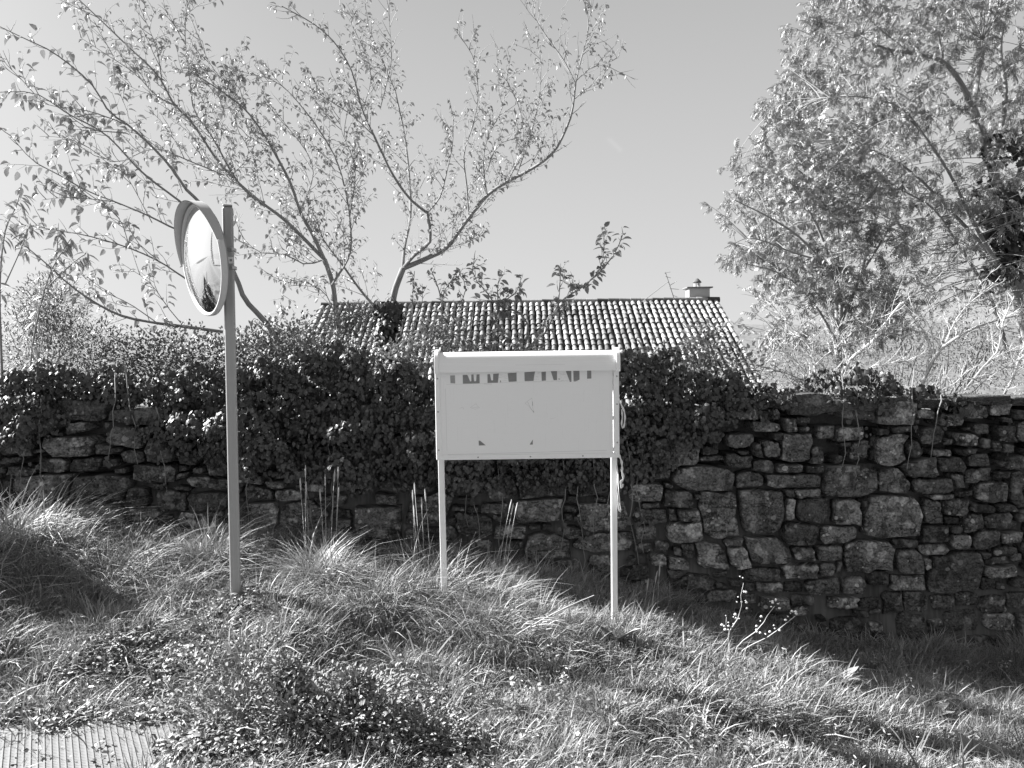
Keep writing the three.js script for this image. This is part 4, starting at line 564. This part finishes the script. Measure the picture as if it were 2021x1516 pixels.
// ---------------------------------------------------------------- verge: plate, grasses, weeds
{
  const t = thing('ribbed_plate', 'worn ribbed metal cover plate in the grass at the lower left corner', 'cover plate', [-1.85, .0, -3.0]);
  t.rotation.y = .55;
  const pm = new THREE.MeshStandardMaterial({ map: steelTex, color: grey(.45), roughness: .75, metalness: .1 });
  part('plate', rbox(1.0, .03, .72, .006, -.05, .0, 0), pm, t);
  const ribs = new MB(); for (let i = 0; i < 42; i++) { const x = -.53 + i * .0237; ribs.box(x - .003, x + .003, .014, .019, -.3, .3); }
  part('ribs', ribs.geo(), pm, t, 'stuff');
  const bars = new MB(); for (let i = 0; i < 42; i++) for (let j = 0; j < 44; j++) { const x = -.53 + i * .0237 + .0118, z = -.3 + j * .0137; const a = bars.n; for (const [dx, dz, y] of [[-.0085, -.004, .0148], [-.0085, -.001, .0175], [.0085, .0045, .0175], [.0085, .0075, .0148], [-.0085, .002, .0148], [.0085, .001, .0148]]) bars.v(x + dx, y, z + dz); bars.q(a, a + 1, a + 2, a + 5); bars.q(a + 1, a + 4, a + 3, a + 2); }
  part('tread_bars', bars.geo(), pm, t, 'stuff');
}
function bladeInto(m, R, x, z, h, lean, az, w, arch) {
  const n = 4, dx = Math.cos(az), dz = Math.sin(az); let prev = null;
  for (let i = 0; i <= n; i++) { const t = i / n, out = lean * t * h + arch * h * t * t, y = h * (t - .45 * arch * t * t * t), ww = w * (1 - t * t * .95) * .5; const a = m.v(x + dx * out - dz * ww, y, z + dz * out + dx * ww), b = m.v(x + dx * out + dz * ww, y, z + dz * out - dx * ww); if (prev) m.q(prev[0], prev[1], b, a); prev = [a, b]; }
}
function tuftGeo(seed, n, spread, arch, wid) { const R = rng(seed), m = new MB(); for (let i = 0; i < n; i++) { const a = R() * 6.283, r = spread * Math.sqrt(R()); bladeInto(m, R, Math.cos(a) * r, Math.sin(a) * r, .55 + .5 * R(), .15 + .3 * R(), a + (R() - .5) * 1.6, wid * (.6 + .7 * R()), arch * (.2 + R())); } return m.geo(); }
const grassMat = leafMat(.29, .65, .3), dryMat = mat(.4, .6), weedMat = mat(.24, .55);
function scatter(name, label, category, geos, m, n, seed, place, tone) {
  const R = rng(seed), lists = geos.map(() => []), q = new THREE.Quaternion(), e = new THREE.Euler();
  for (let i = 0; i < n; i++) { const r = place(R); if (!r) continue; e.set((R() - .5) * .8, R() * 6.283, (R() - .5) * .8); q.setFromEuler(e); lists[Math.floor(R() * geos.length)].push(new THREE.Matrix4().compose(V(r[0], groundH(r[0], r[1]) - .01, r[1]), q, V(r[2] * (r[3] || 1), r[2], r[2] * (r[3] || 1)))); }
  const o = thing(name, label, category); o.userData.kind = 'stuff';
  lists.forEach((l, i) => { if (!l.length) return; const im = new THREE.InstancedMesh(geos[i], m, l.length); im.name = name + '_blades'; im.userData.kind = 'stuff'; im.castShadow = im.receiveShadow = true; l.forEach((mm, k) => { im.setMatrixAt(k, mm); im.setColorAt(k, grey(lerp(tone[0], tone[1], R()))); }); o.add(im); });
  return o;
}
const spot = (R, d0, d1) => { const d = Math.sqrt(lerp(d0 * d0, d1 * d1, R())); return [(R() * 2 - 1) * (d * .68 + .7), -d]; };
const onPlate = (x, z) => x < -1.52 + .2 * noise(z * 9, 1, 3) + .08 * noise(z * 30, x * 30, 4) && -z < 3.12 + .16 * noise(x * 6, 2, 5) + .06 * noise(x * 30, z * 30, 6);
const clumps = [[-.65, 4.5, .5, .34], [-.05, 4.2, .42, .26], [-1.15, 4.65, .34, .32], [-2.5, 4.65, .55, .32], [-3.1, 4.85, .45, .42], [-2.0, 4.5, .42, .26], [-.25, 4.6, .3, .3], [.62, 4.35, .2, .1], [-2.0, 4.9, .5, .3], [1.3, 4.6, .5, .17], [2.0, 4.45, .5, .16], [-3.4, 4.3, .5, .3]];
function tallness(x, z) { let h = 0; for (const [cx, cd, r, hh] of clumps) { const q = Math.hypot(x - cx, (-z - cd) * 1.3) / r; if (q < 1.3) h = Math.max(h, hh * smooth(1.3, .3, q)); } return h; }
const coverMask = (x, z) => smooth(.38, .62, noise(x * 1.3 + 4, z * 1.5, 27) + .35 * smooth(.4, -1, x) * smooth(4.3, 3.6, -z) - .12);
scatter('tall_grass', 'long arching grass growing in tussocks along the foot of the wall', 'grass', [1, 2, 3, 4].map(s => tuftGeo(s, 15, .35, 1.15, .022)), grassMat, 16000, 501, R => { const [x, z] = spot(R, 3.7, 5.35), h = tallness(x, z) * (.7 + .6 * noise(x * 6, z * 6, 9)); if (h < .07 || onPlate(x, z) || R() < .35) return null; return [x, z, h * (.42 + .62 * R()), 1.0]; }, [.45, 1.6]);
scatter('short_grass', 'short sunlit grass covering the roadside verge', 'grass', [11, 12, 13].map(s => tuftGeo(s, 10, .6, 1.0, .042)), grassMat, 52000, 502, R => { const [x, z] = spot(R, 2.55, 5.45); if (onPlate(x, z) && R() < .985) return null; if (R() < .6 * coverMask(x, z)) return null; return [x, z, (.04 + .06 * R() + .07 * noise(x * 3, z * 3, 14)) * (R() < .06 ? 1.5 : 1)]; }, [.45, 1.55]);
scatter('dry_grass', 'straw coloured dry blades among the green grass', 'grass', [21, 22].map(s => tuftGeo(s, 6, .5, 1.5, .016)), dryMat, 6500, 503, R => { const [x, z] = spot(R, 2.7, 5.2); if (onPlate(x, z) && R() < .95) return null; const h = tallness(x, z); return [x, z, Math.max(.09, h) * (.5 + .6 * R())]; }, [.7, 1.3]);
function sprigGeo(seed, n, w, hgt) { const R = rng(seed), lf = leafGeo(w, .15, .15), g = []; for (let i = 0; i < n; i++) { const a = i * 2.4 + R(), t = (i + 1) / n, q = lf.clone(); q.applyMatrix4(leafMatrix(V((R() - .5) * .3 + Math.cos(a) * .12, hgt * t * (.7 + .3 * R()), (R() - .5) * .3 + Math.sin(a) * .12), V(Math.cos(a), .9 * R() - .1, Math.sin(a)), V((R() - .5) * 2, .8, (R() - .5) * 2), .26 + .24 * R())); q.deleteAttribute('uv'); g.push(q); } return mergeGeometries(g); }
scatter('ground_cover', 'low small leaved weeds spreading over the verge', 'weeds', [31, 32, 33].map(s => sprigGeo(s, 11, .62, 1.5)), weedMat, 62000, 504, R => { const [x, z] = spot(R, 2.55, 5.0); if (onPlate(x, z) && R() < .99) return null; if (R() > .12 + .88 * coverMask(x, z)) return null; return [x, z, .02 + .03 * R() + .02 * noise(x * 4, z * 4, 18)]; }, [.35, 1.4]);

scatter('leafy_weeds', 'ragged upright weeds mixed into the verge grass', 'weeds', [61, 62, 63].map(s => sprigGeo(s, 16, .32, 3.2)), weedMat, 1900, 507, R => { const [x, z] = spot(R, 2.9, 5.2); if (onPlate(x, z) || noise(x * 2.4, z * 2.4, 64) < .42) return null; return [x, z, .03 + .035 * R()]; }, [.45, 1.4]);
scatter('leaf_litter', 'small fallen leaves scattered over the plate and verge', 'leaf litter', [71, 72].map(s => { const R = rng(s), g = []; for (let i = 0; i < 3; i++) { const q = leafGeo(.55, .3, .5); q.applyMatrix4(leafMatrix(V((R() - .5) * 6, .25 + .2 * R(), (R() - .5) * 6), V(R() - .5, (R() - .5) * .4, R() - .5), V(R() - .5, 1.2, R() - .5), .8 + .6 * R())); g.push(q); } return mergeGeometries(g); }), dryMat, 700, 508, R => { const [x, z] = R() < .35 ? [lerp(-2.3, -1.3, R()), -lerp(2.7, 3.3, R())] : spot(R, 2.7, 4.8); return [x, z, .018 + .014 * R()]; }, [.3, 1.1]);
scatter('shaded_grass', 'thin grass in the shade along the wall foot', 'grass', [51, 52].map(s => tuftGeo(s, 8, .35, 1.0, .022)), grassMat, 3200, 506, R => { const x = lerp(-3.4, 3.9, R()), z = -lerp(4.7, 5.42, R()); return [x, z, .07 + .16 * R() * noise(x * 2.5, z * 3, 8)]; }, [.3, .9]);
// single plants
function dock(label, x, z, leaves, seed, m = weedMat) {
  const R = rng(seed), t = thing('dock_plant', label, 'plant', [x, groundH(x, z), z], 'broad leaved plants in the verge'), g = leafGeo(.36, .25, .35);
  leaves.forEach(([az, el, len]) => { const o = part('leaf', g, m, t); leafMatrix(V(Math.cos(az) * .015, .01, Math.sin(az) * .015), V(Math.cos(az) * Math.cos(el), Math.sin(el), Math.sin(az) * Math.cos(el)), V(-Math.cos(az) * Math.sin(el) + .01, Math.cos(el), -Math.sin(az) * Math.sin(el)), len, 1 + .3 * R()).decompose(o.position, o.quaternion, o.scale); });
}
const fan = (n, R, l0, l1, e0, e1) => Array.from({ length: n }, (_, i) => [i / n * 6.283 + R() * .7, lerp(e0, e1, R()), lerp(l0, l1, R())]);
dock('upright broad leaved plant at the foot of the right board post', .55, -4.2, [[2.6, 1.25, .22], [.5, 1.1, .2], [1.6, 1.0, .2], [-.6, .9, .16], [3.6, .8, .18]], 1);
dock('broad leaved plant at the shadow edge right of the board', 1.85, -4.35, fan(16, rng(2), .10, .2, .4, 1.2), 2);
dock('large leaved dock at the lower right edge of the grass', 2.25, -4.15, fan(18, rng(3), .12, .22, .4, 1.2), 3);
dock('low leafy rosette in the lower right grass', 1.75, -3.75, fan(18, rng(4), .07, .13, .4, 1.1), 4, paleLeaf);
dock('wide leafy rosette at the bottom right corner', 2.25, -3.65, fan(18, rng(5), .1, .19, .4, 1.1), 5);
{
  const R = rng(71);
  const mk = (label, x, z, n, h, sp, lean) => { const t = thing('dry_stalks', label, 'grass stalks', [x, groundH(x, z), z], 'tall dry grass stalks'); for (let i = 0; i < n; i++) { const bx = (R() - .5) * sp, bz = (R() - .5) * .12, hh = h * (.7 + .35 * R()), lx = lean + (R() - .5) * .12; const p = []; for (let k = 0; k <= 6; k++) p.push(V(bx + lx * hh * (k / 6) ** 1.5, hh * k / 6, bz + (R() - .5) * .01)); const s = part('stalk', new MB().tube(p, k => .0026 * (1 - .5 * k), 4).geo(), dryMat, t); const hd = []; for (let k = 0; k < 5; k++) hd.push(p[6].clone().addScaledVector(p[6].clone().sub(p[5]).normalize(), -.07 + .02 * k)); part('seed_head', new MB().tube(hd, k => .0045 * Math.sin(Math.PI * clamp(k * .8 + .15)) + .001, 5).geo(), dryMat, s); } };
  mk('thin dry grass stalks standing before the wall right of the mirror pole', -1.28, -5.0, 9, .72, .38, .02);
  mk('sparse dry stalks close left of the left board post', -.62, -4.85, 5, .66, .2, -.06);
  mk('few dry stalks seen through the gap beneath the board', -.12, -4.95, 3, .55, .3, .12);
  mk('dry stalks right of the right board post', .95, -4.95, 3, .4, .4, .1);
}
{ // flowering weed
  const R = rng(72), x = 1.22, z = -4.45, t = thing('flowering_weed', 'dry weed with small white flower heads before the right wall', 'weed', [x, groundH(x, z), z]), fm = mat(.75, .7);
  for (const [dx, h, b] of [[.12, .5, 1], [.3, .36, 1], [.42, .30, .8], [.02, .3, .5]]) {
    const p = []; for (let k = 0; k <= 7; k++) p.push(V(dx * (k / 7) + .02 * Math.sin(k * 1.7), h * k / 7, .05 * (k / 7) + .012 * Math.sin(k * 2.3))); const s = part('stem', new MB().tube(p, k => .0035 * (1 - .5 * k), 5).geo(), dryMat, t);
    for (let i = 0; i < 12 * b + 2; i++) { const q = p[Math.min(7, 4 + Math.floor(R() * 4))].clone().add(V((R() - .5) * .06, (R() - .2) * .05, (R() - .5) * .04)); const g = new THREE.IcosahedronGeometry(.004 + .005 * R(), 1), a = g.attributes.position; for (let k = 0; k < a.count; k++) { const w = .8 + .4 * hash(Math.round(a.getX(k) * 4e3), Math.round(a.getY(k) * 4e3), Math.round(a.getZ(k) * 4e3)); a.setXYZ(k, a.getX(k) * w, a.getY(k) * w * .8, a.getZ(k) * w); } g.translate(q.x, q.y, q.z); part('flower_head', g, fm, s); }
  }
}
{ // broken dry umbel stem lying over the grass
  const R = rng(73), x = .12, z = -3.95, t = thing('dry_branch', 'pale broken dry stem lying over the grass below the board', 'dry stem', [x, groundH(x, z) + .1, z]);
  const seg = (a, b, r) => { const m = V(...a).lerp(V(...b), .5).add(V(0, .025, 0)); return new MB().tube(new THREE.QuadraticBezierCurve3(V(...a), m, V(...b)).getPoints(6), k => r * (1 - .5 * k), 5).geo(); };
  part('stem', seg([-.12, .03, .05], [.3, .19, -.08], .0045), dryMat, t); part('stem', seg([-.12, .12, 0], [.07, .02, .08], .004), dryMat, t);
  for (let i = 0; i < 9; i++) { const a = [lerp(-.1, .06, R()), .05 + .06 * R(), .04]; part('twig', seg(a, [a[0] + .05 + .12 * R(), a[1] - .04 + .08 * R(), a[2] + .08 * (R() - .3)], .0028), dryMat, t); }
  const u = thing('dry_branch', 'thin forked dry stem at the shadow edge below the board', 'dry stem', [.33, groundH(.33, -4.0) + .06, -4.0]);
  part('stem', seg([-.1, .05, 0], [.14, .0, .02], .004), dryMat, u); for (let i = 0; i < 6; i++) part('twig', seg([-.05 + .03 * i, .035 - .008 * i, .005], [-.03 + .035 * i, .05 - .012 * i + .03 * R(), .03], .0022), dryMat, u);
}

// ---------------------------------------------------------------- outside the frame: what shades the verge and what the mirror sees
bush('low_bush', 'low small leaved bush spreading over the verge at the bottom left of centre', -.9, -3.25, [[-1.18, .04, -3.2, .26, .18, .18], [-.95, .07, -3.16, .28, .2, .18], [-.68, .05, -3.14, .28, .18, .18], [-1.15, .04, -3.45, .36, .17, .22], [-.75, .03, -3.42, .34, .16, .22], [-.42, -.02, -3.16, .24, .13, .16], [-1.0, .18, -3.3, .1, .1, .1], [-.7, .15, -3.24, .1, .09, .1], [-1.35, .03, -3.6, .28, .14, .2]], 1700, [.011, .03], 601, mat(.22, .75), ovalLeaf);
bush('roadside_shrub', 'smaller shrub by the wall beyond the left edge', -4.2, -4.8, [[-4.2, 1.15, -4.82, .26, .22, .24], [-4.05, 1.35, -4.7, .2, .16, .16]], 1000, [.04, .07], 602, plumMat, ovalLeaf);
{
  const R = rng(605), h = thing('roadside_house', 'stone house across the lane seen only in the mirror', 'house', [-26, .0, 6.4]);
  const st = new THREE.MeshStandardMaterial({ map: stoneTex[1], color: grey(1.6), roughness: .95 });
  const w = new MB().box(-5, 3, 0, 4.2, -2.4, 5); part('wall', w.geo(), st, h);
  for (const x of [-5, 3]) { const m = new MB(); m.t(m.v(x, 4.2, -2.4), m.v(x, 4.2, 5), m.v(x, 6.6, 1.3)); part('gable', m.geo(), st, h); }
  for (const s of [-1, 1]) { const r = part('roof', boxGeo(-5.4, 3.4, 0, .14, 0, 4.7), mat(.22, .9), h); r.position.set(0, 6.62, 1.3); r.rotation.set(.575, s > 0 ? 0 : Math.PI, 0, 'YXZ'); if (s < 0) r.position.x = -2; }
  for (const x of [-3.4, -.9, 1.5]) { const f = part('window', boxGeo(x - .5, x + .5, 1.2, 2.5, -2.46, -2.41), mat(.6, .6), h); part('pane', boxGeo(x - .42, x + .42, 1.28, 2.42, -2.475, -2.462), mat(.04, .1), f); }
}
{
  const cy = (x, z, H, seed) => bush('cypress_tree', seed === 611 ? 'tall dark cypress beside the lane seen only in the mirror' : 'shorter cypress beside the lane seen only in the mirror', x, z, Array.from({ length: 8 }, (_, i) => [x, .8 + H * i / 8, z, .75 * (1 - i / 9), H / 9, .75 * (1 - i / 9)]), 330, [.12, .2], seed, leafMat(.05, .7, .1), lanceLeaf);
  cy(-22, -2.2, 6, 611);
}
renderer.render(scene, camera);
